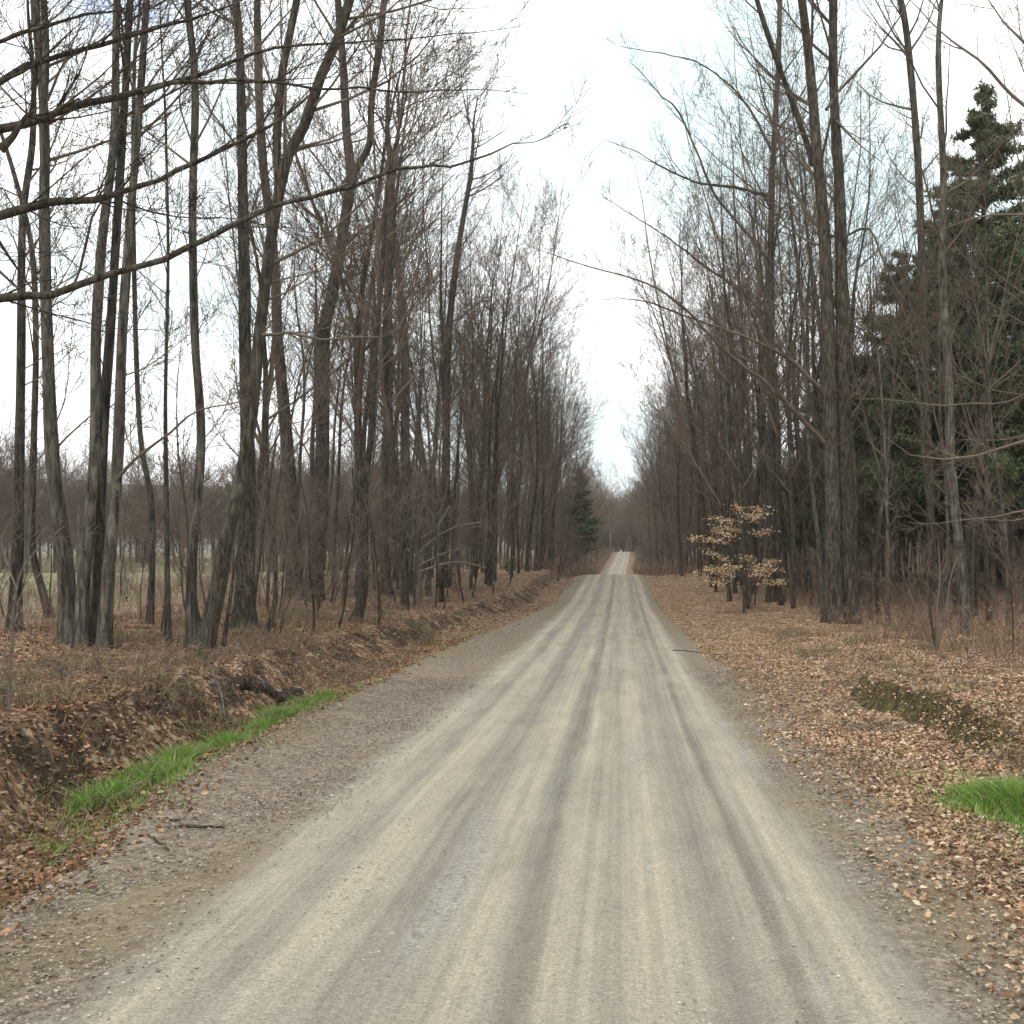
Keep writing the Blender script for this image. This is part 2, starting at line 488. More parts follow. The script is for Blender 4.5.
    hh = math_n(nt, 'ADD', math_n(nt, 'MULTIPLY', fine, .5), math_n(nt, 'MULTIPLY', vs.outputs['Distance'], .7))
    hh = math_n(nt, 'ADD', hh, math_n(nt, 'MULTIPLY', st, 1.2))
    bump(nt, b, hh, .55, .02)
    return m


# ------------------------------------------------------------------ ground, road, hills
def axis(parts):
    out = []
    for a, b, s in parts:
        k = max(1, int(round((b - a) / s)))
        out += [a + (b - a) * i / k for i in range(k)]
    return out + [parts[-1][1]]


def grid(name, xs, ys, zf, mat):
    V = np.array([(x, y, zf(x, y)) for y in ys for x in xs], np.float32)
    nx = len(xs); i = np.arange(len(ys) - 1)[:, None] * nx + np.arange(nx - 1)[None, :]
    Fq = np.stack([i, i + 1, i + nx + 1, i + nx], -1).reshape(-1, 4)
    return quads(name, V, Fq, mat)


def zg(x, y):
    u = x - road_x(y)
    u /= wf(y)
    u += lo(y) * smooth(1.6, 2.5, -u) if u < 0 else -ro(y) * smooth(1.3, 1.8, u)
    return ground_z(x, y) - .06 * smooth(-2.95, -2.75, u) * (1 - smooth(2.05, 2.3, u))


xs = axis([(-2200, -300, 190), (-300, -60, 20), (-60, -20, 3), (-20, -9, .6), (-9, -6, .14), (-6, -2.4, .07), (-2.4, 2, .4),
           (2, 4.6, .07), (4.6, 9, .16), (9, 22, .6), (22, 60, 3), (60, 300, 20), (300, 2200, 190)])
ys = axis([(-40, 2, 3), (2, 20, .12), (20, 45, .4), (45, 240, 2.5), (240, 420, 15), (420, 2300, 150)])
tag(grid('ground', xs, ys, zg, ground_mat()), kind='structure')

us = axis([(-3.05, -1.6, .09), (-1.6, 1.4, .12), (1.4, 2.4, .09)])
ry = axis([(-8, 2, 1), (2, 22, .10), (22, 60, .5), (60, 235, 1.5), (235, 420, 12)])
V = []
for y in ry:
    cx, z = road_x(y), road_z(y)
    for u in us:
        x = cx + wf(y) * (u - lo(y) * max(0, (-1.6 - u) / 1.45) * .9 + ro(y) * max(0, (u - 1.25) / 1.15))
        e = max(smooth(-2.75, -3.05, u) if u < 0 else 0, smooth(2.1, 2.4, u) if u > 0 else 0)
        rut = -.020 * (math.exp(-((u + .85) / .16) ** 2) + math.exp(-((u - .72) / .15) ** 2)) + .014 * math.exp(-((u - .05) / .4) ** 2)
        zz = ground_z(x, y, False) + .006 + rut + .012 * noise.noise((x * 2.2, y * .6, 1)) + .006 * noise.noise((x * 7, y * 7, 4))
        zz += .03 * smooth(1.5, 2.2, abs(u)) * noise.noise((x * 2.6, y * 2.6, 8))
        V.append((x, y, zz - .10 * e))
nx = len(us); ii = np.arange(len(ry) - 1)[:, None] * nx + np.arange(nx - 1)[None, :]
road = quads('gravel_road', V, np.stack([ii, ii + 1, ii + nx + 1, ii + nx], -1).reshape(-1, 4), road_mat())
at_ = road.data.attributes.new('across', 'FLOAT', 'POINT')
at_.data.foreach_set('value', np.tile(np.array(us, np.float32), len(ry)))
tag(road, kind='structure')


def hill_mat():
    m, nt, b = new_mat('wooded_hills')
    vec = mapping(nt)
    c = ramp(nt, [(.3, (.045, .05, .04)), (.55, (.10, .085, .072)), (.75, (.15, .12, .105))], tex_noise(nt, vec, .03, 6, .7)).outputs['Color']
    nt.links.new(c, b.inputs['Base Color']); b.inputs['Roughness'].default_value = 1
    return m


hx = axis([(-2200, 2200, 40)]); hy = axis([(900, 2300, 50)])
tag(grid('hills', hx, hy, lambda x, y: -6 + (88 + 45 * smooth(200, -900, x) + 28 * noise.noise((x * .0016, .3, y * .001))
                                              + 8 * noise.noise((x * .009, y * .009, 2)) + 3 * noise.noise((x * .04, y * .04, 5)))
         * smooth(900, 1500, y) * (1 - .7 * smooth(1600, 2300, y)), hill_mat()), kind='structure')

# ------------------------------------------------------------------ trees set out by hand
GL, GR = 'bare trees on the left bank', 'bare trees on the right of the road'


def hero(name, label, group, stems, branches=(), seed=1, mat=M_BARK, twig=M_TWIG, dens=1.0, base=None, side=1, blen=1.0, flare=.7, first=.45, bw=.8):
    """stems: (pixel polyline, foot width px, top width px, metres that go on above the last point)"""
    rng = random.Random(seed)
    d0 = base if base else ground_at(*stems[0][0][0])
    bx = (stems[0][0][0][0] - VX) / F * d0
    root = thing(name, label, 'tree', (bx, d0, ground_z(bx, d0)), group=group)
    o = root.location.copy()
    T = Tubes()
    to_road = Vector((side, -.15, .1))
    for si, (px, w0, w1, ext) in enumerate(stems):
        dd = d0 + (0 if si == 0 or px[0][1] < 560 else rng.uniform(-.1, .35))
        pts = [pix(x, y, dd) for x, y in px]
        for i, p in enumerate(pts):
            p.y += .25 * noise.noise((i * .7, seed, si)) * min(1, i * .5)
        if px[0][1] > 560: pts[0].z = ground_z(pts[0].x, pts[0].y) - .12
        n = len(pts)
        tot = [0]
        for i in range(1, n): tot.append(tot[-1] + (pts[i] - pts[i - 1]).length)
        rad = [.5 * dd / F * (w0 * .76 + (w1 * .86 - w0 * .76) * (t / tot[-1]) ** .6) for t in tot]
        if ext:
            dr = (pts[-1] - pts[-2]).normalized()
            for k in (1, 2, 3):
                dr = (dr + perp(rng, dr) * .12 + Vector((0, 0, .1))).normalized()
                pts.append(pts[-1] + dr * ext / 3); rad.append(rad[n - 1] * (1 - .28 * k))
        pts = [p - o for p in pts]
        _, P, R = trunk_mesh('trunk', pts, rad, mat, root, rng, flare if px[0][1] > 560 else 0)
        L = len(P)
        # side branches: few and thin low down, more and longer above
        m = int(L * .46 * (.55 + .45 * dens))
        for k in range(m):
            t = first * .35 + (1 - first * .35) * rng.random() ** .7
            i = min(L - 2, int(t * L)); h = P[i].z
            if h < 1.5: continue
            ax = (P[i + 1] - P[i]).normalized()
            q = perp(rng, ax)
            if rng.random() < .45: q = (q + to_road * .9); q = (q - ax * q.dot(ax)).normalized()
            a = RAD(rng.uniform(38, 72))
            cd = (ax * math.cos(a) + q * math.sin(a)).normalized()
            low = t < first
            ln = rng.uniform(.7, 1.9) if low else rng.uniform(1.6, 3.9) * blen
            grow(T, rng, P[i], cd, ln, max(.007, min(R[i] * (.18 if low else .38), ln * .0125)), 1, 3, .8 * dens, .2, .0045)
        if ext:
            for k in range(4):
                i = L - 1 - rng.randint(0, 8)
                ax = (P[i] - P[i - 1]).normalized(); a = RAD(rng.uniform(15, 40)); q = perp(rng, ax)
                grow(T, rng, P[i], (ax * math.cos(a) + q * math.sin(a)), rng.uniform(2.5, 4.5), R[i] * .6, 0, 3, .5, .2, .0045)
    for (px, da, db, w0, w1) in branches:
        n = len(px); pts = []
        for i, (x, y) in enumerate(px):
            t = i / (n - 1); p = pix(x, y, d0 + da + (db - da) * t); p.y += .12 * noise.noise((x * .02, y * .02, seed)); pts.append(p - o)
        rad = [.5 * (d0 + da) / F * bw * max(w0 * .05, w0 + (w1 * .32 - w0) * (i / (n - 1)) ** .75) for i in range(n)]
        P, R = catmull(pts, rad, .22)
        for i in range(1, len(P) - 1): P[i] = P[i] + Vector((0, 0, .05 * noise.noise((i * .55, seed * 3.1, n)))); R[i] *= 1 + .25 * noise.noise((i * 1.1, seed, n * 2.2))
        T.add(P, R, 6)
        m = max(4, int(len(P) * .62 * max(dens, .8)))
        for k in range(m):
            i = min(len(P) - 2, int(len(P) * (.12 + .86 * rng.random())))
            ax = (P[i + 1] - P[i]).normalized(); q = (perp(rng, ax) + Vector((0, 0, .35))); a = RAD(rng.uniform(30, 65))
            q = (q - ax * q.dot(ax)).normalized()
            if k % 4 == 0:
                grow(T, rng, P[i], (ax * math.cos(a * .6) + q * math.sin(a * .6)).normalized(), rng.uniform(.8, 2.4) * (1.15 - .9 * i / len(P)) * min(1.6, d0 / 14), max(.004, R[i] * .6), 1, 3, .8, .2, .003)
                continue
            grow(T, rng, P[i], (ax * math.cos(a) + q * math.sin(a)).normalized(), rng.uniform(.5, 1.7) * (1.1 - .8 * i / len(P)), max(.0035, min(.011, R[i] * .42)), 2, 3, 1.1, .2, .003)
    T.build('crown', twig, root)
    return root


# left bank, from the frame edge towards the far end
hero('maple_tree', 'slim dark bare tree at the left frame edge, dead straight', GL,
     [([(14, 632), (17, 560), (20, 480), (22, 340), (24, 220), (29, 140)], 19, 7, 4)], seed=11, mat=M_BARK)
hero('maple_tree', 'thin bare tree with a crooked foot between the leftmost trunk and forked grey trunk', GL,
     [([(52, 618), (40, 585), (33, 540), (34, 430), (36, 330), (30, 240), (10, 160)], 11, 5, 3)], seed=12, mat=M_BARK)
hero('maple_tree', 'tall grey bare tree rising beside the triple clump and splitting in two near the top', GL,
     [([(70, 643), (64, 570), (55, 470), (48, 345), (44, 220), (42, 120), (37, 0)], 25, 9, 5),
      ([(70, 643), (64, 571), (55, 471), (48, 346), (45, 220), (46, 130), (46, 60), (44, 0)], 16, 8, 5)], seed=13, mat=M_BARKG,
     branches=[([(47, 100), (58, 70), (80, 30), (98, 0)], 0, .3, 4, 2)])
hero('maple_tree', 'clump of three grey bare trunks rising from one broad foot on the left bank', GL,
     [([(80, 648), (85, 570), (91, 450), (97, 340), (104, 240), (111, 130), (119, 0)], 19, 8, 5),
      ([(92, 650), (97, 570), (104, 450), (110, 340), (118, 230), (125, 100), (129, 0)], 17, 8, 5),
      ([(103, 652), (110, 560), (117, 450), (122, 340), (130, 230), (138, 120), (147, 0)], 18, 8, 5)], seed=14, mat=M_BARKG, dens=.9,
     branches=[([(117, 482), (134, 460), (169, 431), (200, 411), (256, 400), (298, 393)], 0, -.6, 5, 2.2),
               ([(136, 112), (150, 84), (165, 62), (190, 34), (214, 0)], 0, .4, 4, 2),
               ([(141, 112), (160, 98), (180, 70), (205, 40), (228, 22)], .1, .6, 4, 2)])
hero('maple_tree', 'slender bare tree with a kink low in its stem right behind the triple clump', GL,
     [([(149, 626), (152, 560), (150, 500), (141, 440), (135, 340), (136, 200), (134, 60)], 10, 4, 3)], seed=15)
hero('maple_tree', 'very thin straight bare tree in the gap left of the straight grey pole', GL,
     [([(168, 642), (166, 520), (167, 400), (168, 260), (166, 120)], 8, 3, 3)], seed=16, mat=M_BARK)
hero('maple_tree', 'straight bare tree like a grey pole just left of the leaning trunk', GL,
     [([(191, 652), (193, 560), (197, 440), (196, 340), (194, 210), (195, 90), (187, 10), (184, -30)], 15, 8, 5)], seed=17, mat=M_BARKG,
     branches=[([(196, 60), (206, 36), (222, 10), (230, -12)], 0, .3, 4, 2), ([(195, 150), (178, 96), (196, 40), (200, 0)], .2, .5, 3, 2)])
hero('maple_tree', 'thick dark tree leaning right out of the bank and forking high up', GL,
     [([(199, 657), (216, 590), (230, 535), (246, 450), (258, 340), (270, 250), (281, 185), (290, 150), (302, 125), (322, 78), (338, 38), (351, -4)], 25, 10, 4),
      ([(281, 190), (277, 160), (277, 116), (283, 66), (289, 33), (297, -6)], 12, 8, 4)], seed=18, dens=1.15, flare=.5,
     branches=[([(338, 40), (352, 24), (366, 10), (378, -6)], 0, .3, 6, 4),
               ([(262, 335), (290, 334), (320, 338), (360, 338), (384, 336), (398, 328), (410, 308), (440, 298)], 0, .8, 5, 2),
               ([(270, 268), (262, 238), (256, 206), (262, 178)], 0, .4, 5, 2.5),
               ([(285, 160), (300, 150), (345, 138), (375, 122), (420, 102), (460, 92)], 0, 1.2, 4.5, 2)])
hero('maple_tree', 'upright dark tree with a flared foot half hidden behind the leaning trunk', GL,
     [([(243, 628), (246, 560), (247, 450), (245, 340), (243, 200), (241, 70), (236, 0)], 30, 8, 5)], seed=19, dens=1.1,
     branches=[([(242, 120), (250, 90), (236, 50), (232, 0)], 0, .3, 5, 3)])
hero('maple_tree', 'stout straight tree standing clear just right of the leaning trunk', GL,
     [([(295, 597), (293, 540), (286, 445), (278, 340), (274, 260), (262, 150), (258, 20)], 23, 8, 4)], seed=20)
hero('maple_tree', 'heavy dark tree with the widest foot of the left row and a forked top', GL,
     [([(312, 600), (318, 540), (322, 450), (324, 340), (331, 300), (338, 266), (346, 212), (351, 178), (347, 133), (343, 66), (338, 0)], 27, 8, 4),
      ([(350, 190), (357, 168), (369, 143), (372, 100), (381, 40), (384, 0)], 10, 7, 4)], seed=21, dens=1.2,
     branches=[([(340, 250), (360, 232), (385, 215), (410, 195), (440, 170)], 0, .9, 6, 2),
               ([(335, 285), (352, 277), (372, 265)], 0, .3, 4, 2)])
hero('maple_tree', 'small crooked tree leaning from a mossy hump in front of the left row', GL,
     [([(354, 622), (364, 590), (364, 545), (366, 480), (372, 428), (375, 357), (382, 270), (386, 200)], 13, 5, 3)], seed=22)
hero('maple_tree', 'straight medium tree on the left bank, first to the right of the crooked small one', GL,
     [([(386, 594), (384, 480), (390, 375), (388, 280), (392, 190)], 14, 7, 4)], seed=23, mat=M_BARK)
hero('maple_tree', 'straight medium tree on the left bank, second to the right of the crooked small one', GL,
     [([(408, 594), (405, 445), (404, 340), (391, 200), (390, 160)], 16, 7, 4)], seed=24, mat=M_BARKG)
hero('maple_tree', 'bare tree on the left bank right behind the pale twiggy sapling', GL,
     [([(443, 588), (446, 445), (449, 340), (458, 250), (470, 180)], 15, 6, 4)], seed=25)

# the tree that stands outside the frame and sends its boughs across the upper left
hero('maple_tree', 'near tree beyond the left edge whose long bare boughs cross the upper left sky', GL,
     [([(-165, 760), (-160, 560), (-150, 380), (-120, 240), (-80, 120), (-50, 20)], 46, 26, 4)], seed=31, dens=.5, base=9.3, first=.95, bw=.92, twig=M_BARK, mat=M_BARKG,
     branches=[([(-150, 340), (-70, 240), (0, 215), (50, 205), (95, 198), (140, 188), (195, 160), (250, 136), (300, 106), (316, 86), (336, 62)], 0, 2.0, 15, 3.5),
               ([(-155, 420), (-80, 322), (0, 300), (50, 293), (110, 275), (165, 260), (230, 228), (290, 200), (350, 186), (400, 173), (450, 163), (490, 153), (513, 145), (533, 144), (580, 125)], 0, 2.6, 13, 2),
               ([(-130, 300), (-60, 190), (0, 132), (30, 125), (55, 111), (110, 97), (160, 85), (200, 74), (250, 55), (300, 44), (350, 42), (433, 37), (520, 29)], 0, 2.2, 14, 2),
               ([(-110, 220), (-40, 120), (0, 82), (25, 63), (70, 53), (130, 37), (190, 22), (235, 3), (260, -12)], 0, 1.4, 12, 4),
               ([(-90, 150), (-40, 60), (0, 40), (45, 30), (90, 18), (130, 8), (170, -6)], .2, 1.2, 8, 3),
               ([(140, 91), (170, 82), (210, 80), (256, 83), (316, 87), (400, 90), (440, 91), (483, 89), (528, 92)], .9, 2.4, 6, 2),
               ([(60, 292), (74, 285), (100, 203), (150, 212), (200, 217), (240, 219), (330, 236), (420, 262)], .7, 2.2, 4, 1.6),
               ([(0, 150), (14, 140), (28, 118), (40, 108)], .3, .4, 10, 5), ([(48, 122), (62, 108), (80, 99)], .5, .4, 9, 6),
               ([(-80, 180), (-20, 215), (10, 262), (34, 292), (50, 335)], .2, .9, 6, 3)])

# right side
hero('maple_tree', 'massive dark double trunk rising from one foot on the right side', GR,
     [([(834, 622), (833, 560), (831, 450), (828, 320), (824, 225), (816, 150), (811, 75), (801, -4)], 27, 10, 5),
      ([(851, 622), (848, 560), (845, 450), (842, 320), (839, 187), (835, 94), (833, -4)], 27, 10, 5),
      ([(813, 165), (809, 150), (790, 94), (771, 45), (756, -4)], 9, 6, 4)], seed=41, side=-1, dens=.7, blen=1.15,
     branches=[([(834, 452), (801, 418), (771, 388), (725, 350), (686, 310), (646, 283), (586, 266), (530, 246)], 0, -3.5, 7, 2),
               ([(830, 400), (790, 360), (740, 335), (690, 318), (640, 300), (596, 300)], .2, -2.5, 6, 2),
               ([(841, 240), (868, 228), (884, 262), (900, 300), (909, 330)], 0, -.5, 4, 2.5),
               ([(826, 110), (836, 96), (846, 76)], 0, .2, 5, 3), ([(836, 120), (860, 145), (885, 166)], 0, -.3, 4, 2),
               ([(824, 235), (800, 200), (780, 150), (774, 100), (772, 40)], .2, .6, 5, 2.5)])
hero('maple_tree', 'straight dark tree directly behind the golden leafed sapling', GR,
     [([(771, 602), (771, 470), (771, 320), (772, 187), (778, 75), (780, 0)], 14, 6, 4)], seed=42, side=-1, dens=.7, blen=1.2,
     branches=[([(771, 262), (749, 236), (715, 195), (696, 150), (677, 110), (662, 97), (640, 71), (628, 60)], 0, -2.5, 5, 1.6),
               ([(771, 196), (734, 187), (700, 183), (666, 169), (639, 153), (602, 139)], 0, -3, 5, 1.6),
               ([(771, 320), (740, 290), (699, 262), (679, 246), (639, 219), (601, 196)], 0, -3.5, 5, 1.6),
               ([(772, 150), (750, 110), (725, 80), (690, 60), (640, 50), (620, 46)], 0, -2, 4, 1.5)])
hero('maple_tree', 'pale grey trunk with a wavering line in front of the dark pines', GR,
     [([(967, 634), (964, 590), (959, 545), (951, 470), (947, 357), (941, 270), (944, 180), (938, 60)], 17, 7, 4)], seed=43, mat=M_BARKG, side=-1, dens=.8)
hero('maple_tree', 'slender tree with a dark stem bowed left before the tallest pine', GR,
     [([(934, 606), (930, 500), (926, 400), (922, 260), (917, 150), (908, 37), (899, -4)], 12, 8, 4)], seed=44, side=-1, dens=.7,
     branches=[([(910, 60), (894, 40), (880, 26), (861, -2)], 0, .3, 4, 2)])
hero('maple_tree', 'thin pale stem hugging the left edge of the double trunk', GR,
     [([(824, 614), (818, 540), (811, 470), (806, 380), (800, 290), (790, 200)], 7, 3.5, 3)], seed=45, mat=M_BARKG, side=-1, dens=.7)
hero('maple_tree', 'near tree beyond the right edge with pale drooping boughs across the pines', GR,
     [([(1120, 690), (1122, 560), (1118, 400), (1105, 200), (1090, 60)], 34, 22, 4)], seed=46, base=14.5, side=-1, dens=.4, first=.95, mat=M_BARKG, twig=M_TWIG, bw=.85,
     branches=[([(1110, 380), (1060, 420), (1024, 440), (977, 455), (930, 457), (910, 455), (880, 433)], 0, .6, 6, 2),
               ([(1116, 470), (1060, 500), (1015, 513), (975, 518), (940, 524), (908, 522)], 0, .5, 5, 1.8),
               ([(1105, 300), (1060, 350), (1024, 395), (960, 405), (900, 402), (865, 398)], .1, .9, 5, 1.8),
               ([(1100, 170), (1060, 130), (1024, 106), (977, 61), (940, 31), (910, -2)], 0, 1.2, 8, 4),
               ([(1095, 120), (1060, 80), (1024, 40), (1005, 20), (985, -3)], 0, .8, 7, 4),
               ([(1108, 250), (1060, 225), (1010, 215), (960, 222), (925, 240)], 0, 1, 6, 2)])

# ------------------------------------------------------------------ kinds of tree that repeat
def make_tree(seed, height, r, forks, mat, twig, first, name='maple_tree', dens=.88, lean=.0, tw=.0056):
    r *= .66; rng = random.Random(seed)
    root = thing(name, 'x', 'tree')
    T = Tubes()
    hf = height * first
    lead = []
    pts = [Vector((0, 0, -.25))]; rad = [r]
    d = Vector((lean, 0, 1)).normalized()
    n = 7
    for i in range(n):
        d = (d + perp(rng, d) * rng.uniform(0, .09) + Vector((0, 0, .06))).normalized()
        pts.append(pts[-1] + d * (hf / n)); rad.append(r * (1 - .25 * (i + 1) / n))
    # the main leader carries on as part of the trunk
    top_pts, top_rad = list(pts), list(rad)
    dd = d.copy()
    for i in range(6):
        dd = (dd + perp(rng, dd) * rng.uniform(0, .14) + Vector((0, 0, .05))).normalized()
        top_pts.append(top_pts[-1] + dd * ((height - hf) * .8 / 6)); top_rad.append(max(.012, rad[-1] * (.92 - .85 * (i + 1) / 6)))
    _, P, R = trunk_mesh('trunk', top_pts, top_rad, mat, root, rng, .6, 9, .6)
    for k in range(forks):
        q = perp(rng, d); a = RAD(rng.uniform(12, 26))
        i = 6 + rng.randint(-1, 1)
        grow(T, rng, pts[i], (d * math.cos(a) + q * math.sin(a)).normalized(), (height - pts[i].z) * rng.uniform(.75, 1.0), rad[i] * rng.uniform(.5, .7), 0, 3, dens, .15, tw)
    L = len(P)
    m = int(26 * dens)
    for k in range(m):
        t = .22 + .77 * ((k + rng.random()) / m)
        i = min(L - 2, int(t * L)); ax = (P[i + 1] - P[i]).normalized(); q = perp(rng, ax)
        low = t < first * .9
        a = RAD(rng.uniform(35, 62))
        ln = rng.uniform(.8, 2.4) if low else (height * .24) * (1.15 - .7 * (t - first) / (1 - first)) * rng.uniform(.65, 1.2)
        grow(T, rng, P[i], (ax * math.cos(a) + q * math.sin(a)).normalized(), ln, max(.008, min(R[i] * .45, ln * .014)), 1, 3, dens * (.8 if low else 1.15), .18, tw)
    T.build('crown', twig, root)
    return root


PROTO = [make_tree(101, 18, .17, 1, M_BARK, M_TWIG, .42), make_tree(102, 19, .20, 2, M_BARK, M_TWIGR, .40),
         make_tree(103, 17, .13, 1, M_BARKG, M_TWIG, .48), make_tree(104, 16, .11, 0, M_BARK, M_TWIGR, .45),
         make_tree(105, 18.5, .18, 2, M_BARKG, M_TWIG, .30), make_tree(106, 15, .10, 1, M_BARK, M_TWIG, .42, lean=.08),
         make_tree(107, 19.5, .22, 2, M_BARK, M_TWIG, .35), make_tree(108, 14, .085, 1, M_BARK, M_TWIGR, .36, lean=-.06)]

OPEN = [make_tree(111, 17, .12, 1, M_BARK, M_TWIG, .48, dens=.55, tw=.0048), make_tree(112, 16, .10, 0, M_BARKG, M_TWIGR, .50, dens=.6, tw=.0048),
        make_tree(113, 18, .14, 1, M_BARK, M_TWIG, .45, dens=.55, tw=.0048), make_tree(114, 15.5, .09, 1, M_BARKG, M_TWIG, .42, lean=.05, dens=.6, tw=.0048)]


def make_sapling(seed, height, mat, twig, stems=1):
    rng = random.Random(seed)
    root = thing('bare_sapling', 'x', 'sapling')
    T = Tubes()
    for s in range(stems):
        d = Vector((rng.uniform(-.18, .18), rng.uniform(-.18, .18), 1)).normalized() if stems == 1 else Vector((rng.uniform(-.4, .4), rng.uniform(-.4, .4), 1)).normalized()
        pts = [Vector((rng.uniform(-.1, .1) * (stems > 1), rng.uniform(-.1, .1) * (stems > 1), -.12))]; r0 = height * .0052
        rad = [r0]
        for i in range(7):
            d = (d + perp(rng, d) * .12 + Vector((0, 0, .08))).normalized()
            pts.append(pts[-1] + d * height * rng.uniform(.8, 1) / 7); rad.append(max(.004, r0 * (1 - .9 * (i + 1) / 7)))
        trunk_mesh('stem', pts, rad, mat, root, rng, .2, 6, .25)
        for k in range(15 if stems == 1 else 8):
            i = min(6, 1 + int(rng.random() * 6)); f = rng.random(); p = pts[i].lerp(pts[i + 1], f)
            ax = (pts[i + 1] - pts[i]).normalized(); a = RAD(rng.uniform(40, 75)); q = perp(rng, ax)
            grow(T, rng, p, (ax * math.cos(a) + q * math.sin(a)).normalized(), height * rng.uniform(.16, .4), max(.004, rad[i] * .5), 1, 3, .75, .15, .003)
    T.build('crown', twig, root)
    return root


SAP = [make_sapling(201, 5.5, M_BARK, M_TWIGR), make_sapling(202, 4.0, M_BARKG, M_TWIG), make_sapling(203, 3.0, M_BARK, M_TWIGR, 4),
       make_sapling(204, 6.5, M_BARK, M_TWIG), make_sapling(205, 2.4, M_BARK, M_TWIGR, 5)]


def make_pine(seed, height, spread, clear, tufts):
    rng = random.Random(seed); nr = np.random.default_rng(seed)
    root = thing('pine_tree', 'x', 'tree')
    pts = [Vector((0, 0, -.2))]; rad = [height * .0125]
    for i in range(8):
        pts.append(Vector((rng.uniform(-.12, .12), rng.uniform(-.12, .12), height * (i + 1) / 8))); rad.append(height * .0125 * (1 - .93 * (i + 1) / 8))
    trunk_mesh('trunk', pts, rad, M_PINEB, root, rng, .5, 9, .6)
    T = Tubes(); ends = []
    z = height * clear * .5
    while z < height * .985:
        t = z / height
        live = t > clear
        for k in range(rng.randint(3, 5)):
            az = rng.uniform(0, 6.283)
            prof = max(.03, (1 - t) / (1 - clear)) ** .68 if live else .55
            ln = spread * prof * rng.uniform(.55, 1.15) * (1 if live else rng.uniform(.3, .8))
            d = Vector((math.cos(az), math.sin(az), rng.uniform(-.05, .3)))
            p = Vector((0, 0, z + rng.uniform(-.2, .2))); P = [p]
            for j in range(5):
                d = (d + Vector((rng.gauss(0, .1), rng.gauss(0, .1), rng.gauss(.03, .08)))).normalized(); P.append(P[-1] + d * ln / 5)
            T.add(P, [max(.006, .018 * ln * (1 - .17 * j)) for j in range(6)], 4)
            if live:
                for j in range(int(ln * tufts) + 4):
                    f = 5 * (.22 + .78 * rng.random() ** .8); i = min(4, int(f)); c = P[i].lerp(P[i + 1], f - i)
                    s = .07 + .27 * ln / spread
                    ends.append((c.x + rng.gauss(0, s), c.y + rng.gauss(0, s), c.z + rng.gauss(.05, s * .45)))
        z += rng.uniform(.28, .5) * (1 if live else 1.8)
    T.build('crown', M_PINEB, root)
    E = np.array(ends); K = 8
    C = np.repeat(E, K, axis=0); n = len(C)
    D = nr.normal(size=(n, 3)); D[:, 2] += .35; D /= np.linalg.norm(D, axis=1, keepdims=True)
    S = np.cross(D, nr.normal(size=(n, 3))); S /= np.linalg.norm(S, axis=1, keepdims=True)
    ln = nr.uniform(.12, .26, (n, 1)); w = .030
    tri = np.stack([C - S * w, C + S * w, C + D * ln], axis=1).reshape(-1, 3)
    quads('foliage', tri, np.arange(n * 3).reshape(-1, 3), M_NEEDLE, root, False)
    return root


PINES = [make_pine(301, 18, 4.3, .20, 54), make_pine(302, 15, 3.9, .16, 54), make_pine(303, 11, 3.0, .10, 50)]
used = set()


def place(proto, x, y, rng, label, group, s, tilt=0.0):
    rot = (rng.uniform(-.02, .02), tilt + rng.uniform(-.03, .03), rng.uniform(0, 6.283))
    # tilt acts in world axes: turn first, then lean
    m = Matrix.Rotation(rot[1], 3, 'Y') @ Matrix.Rotation(rot[0], 3, 'X') @ Matrix.Rotation(rot[2], 3, 'Z')
    loc = (x, y, ground_z(x, y))
    if proto.name not in used:
        used.add(proto.name); o = proto; o.location = loc; o.rotation_euler = m.to_euler(); o.scale = (s,) * 3
        o['label'] = label; o['group'] = group
        return o
    return dup(proto, loc, m.to_euler(), s, label, group)


taken = [(o.location.x, o.location.y) for o in bpy.data.objects if o.name.startswith('maple_tree') and o not in PROTO + OPEN]


def spot(rng, x0, x1, y0, y1, gap, tries=40):
    for _ in range(tries):
        y = y0 + (y1 - y0) * rng.random(); x = rng.uniform(x0, x1) + road_x(y) * 1.0
        px = VX + x * F / y
        if (668 < px < 805 and y < 36) or (862 < px < 1060 and 33 < y < 47): continue
        if all((x - a) ** 2 + (y - b) ** 2 > gap * gap for a, b in taken):
            taken.append((x, y)); return x, y
    return None


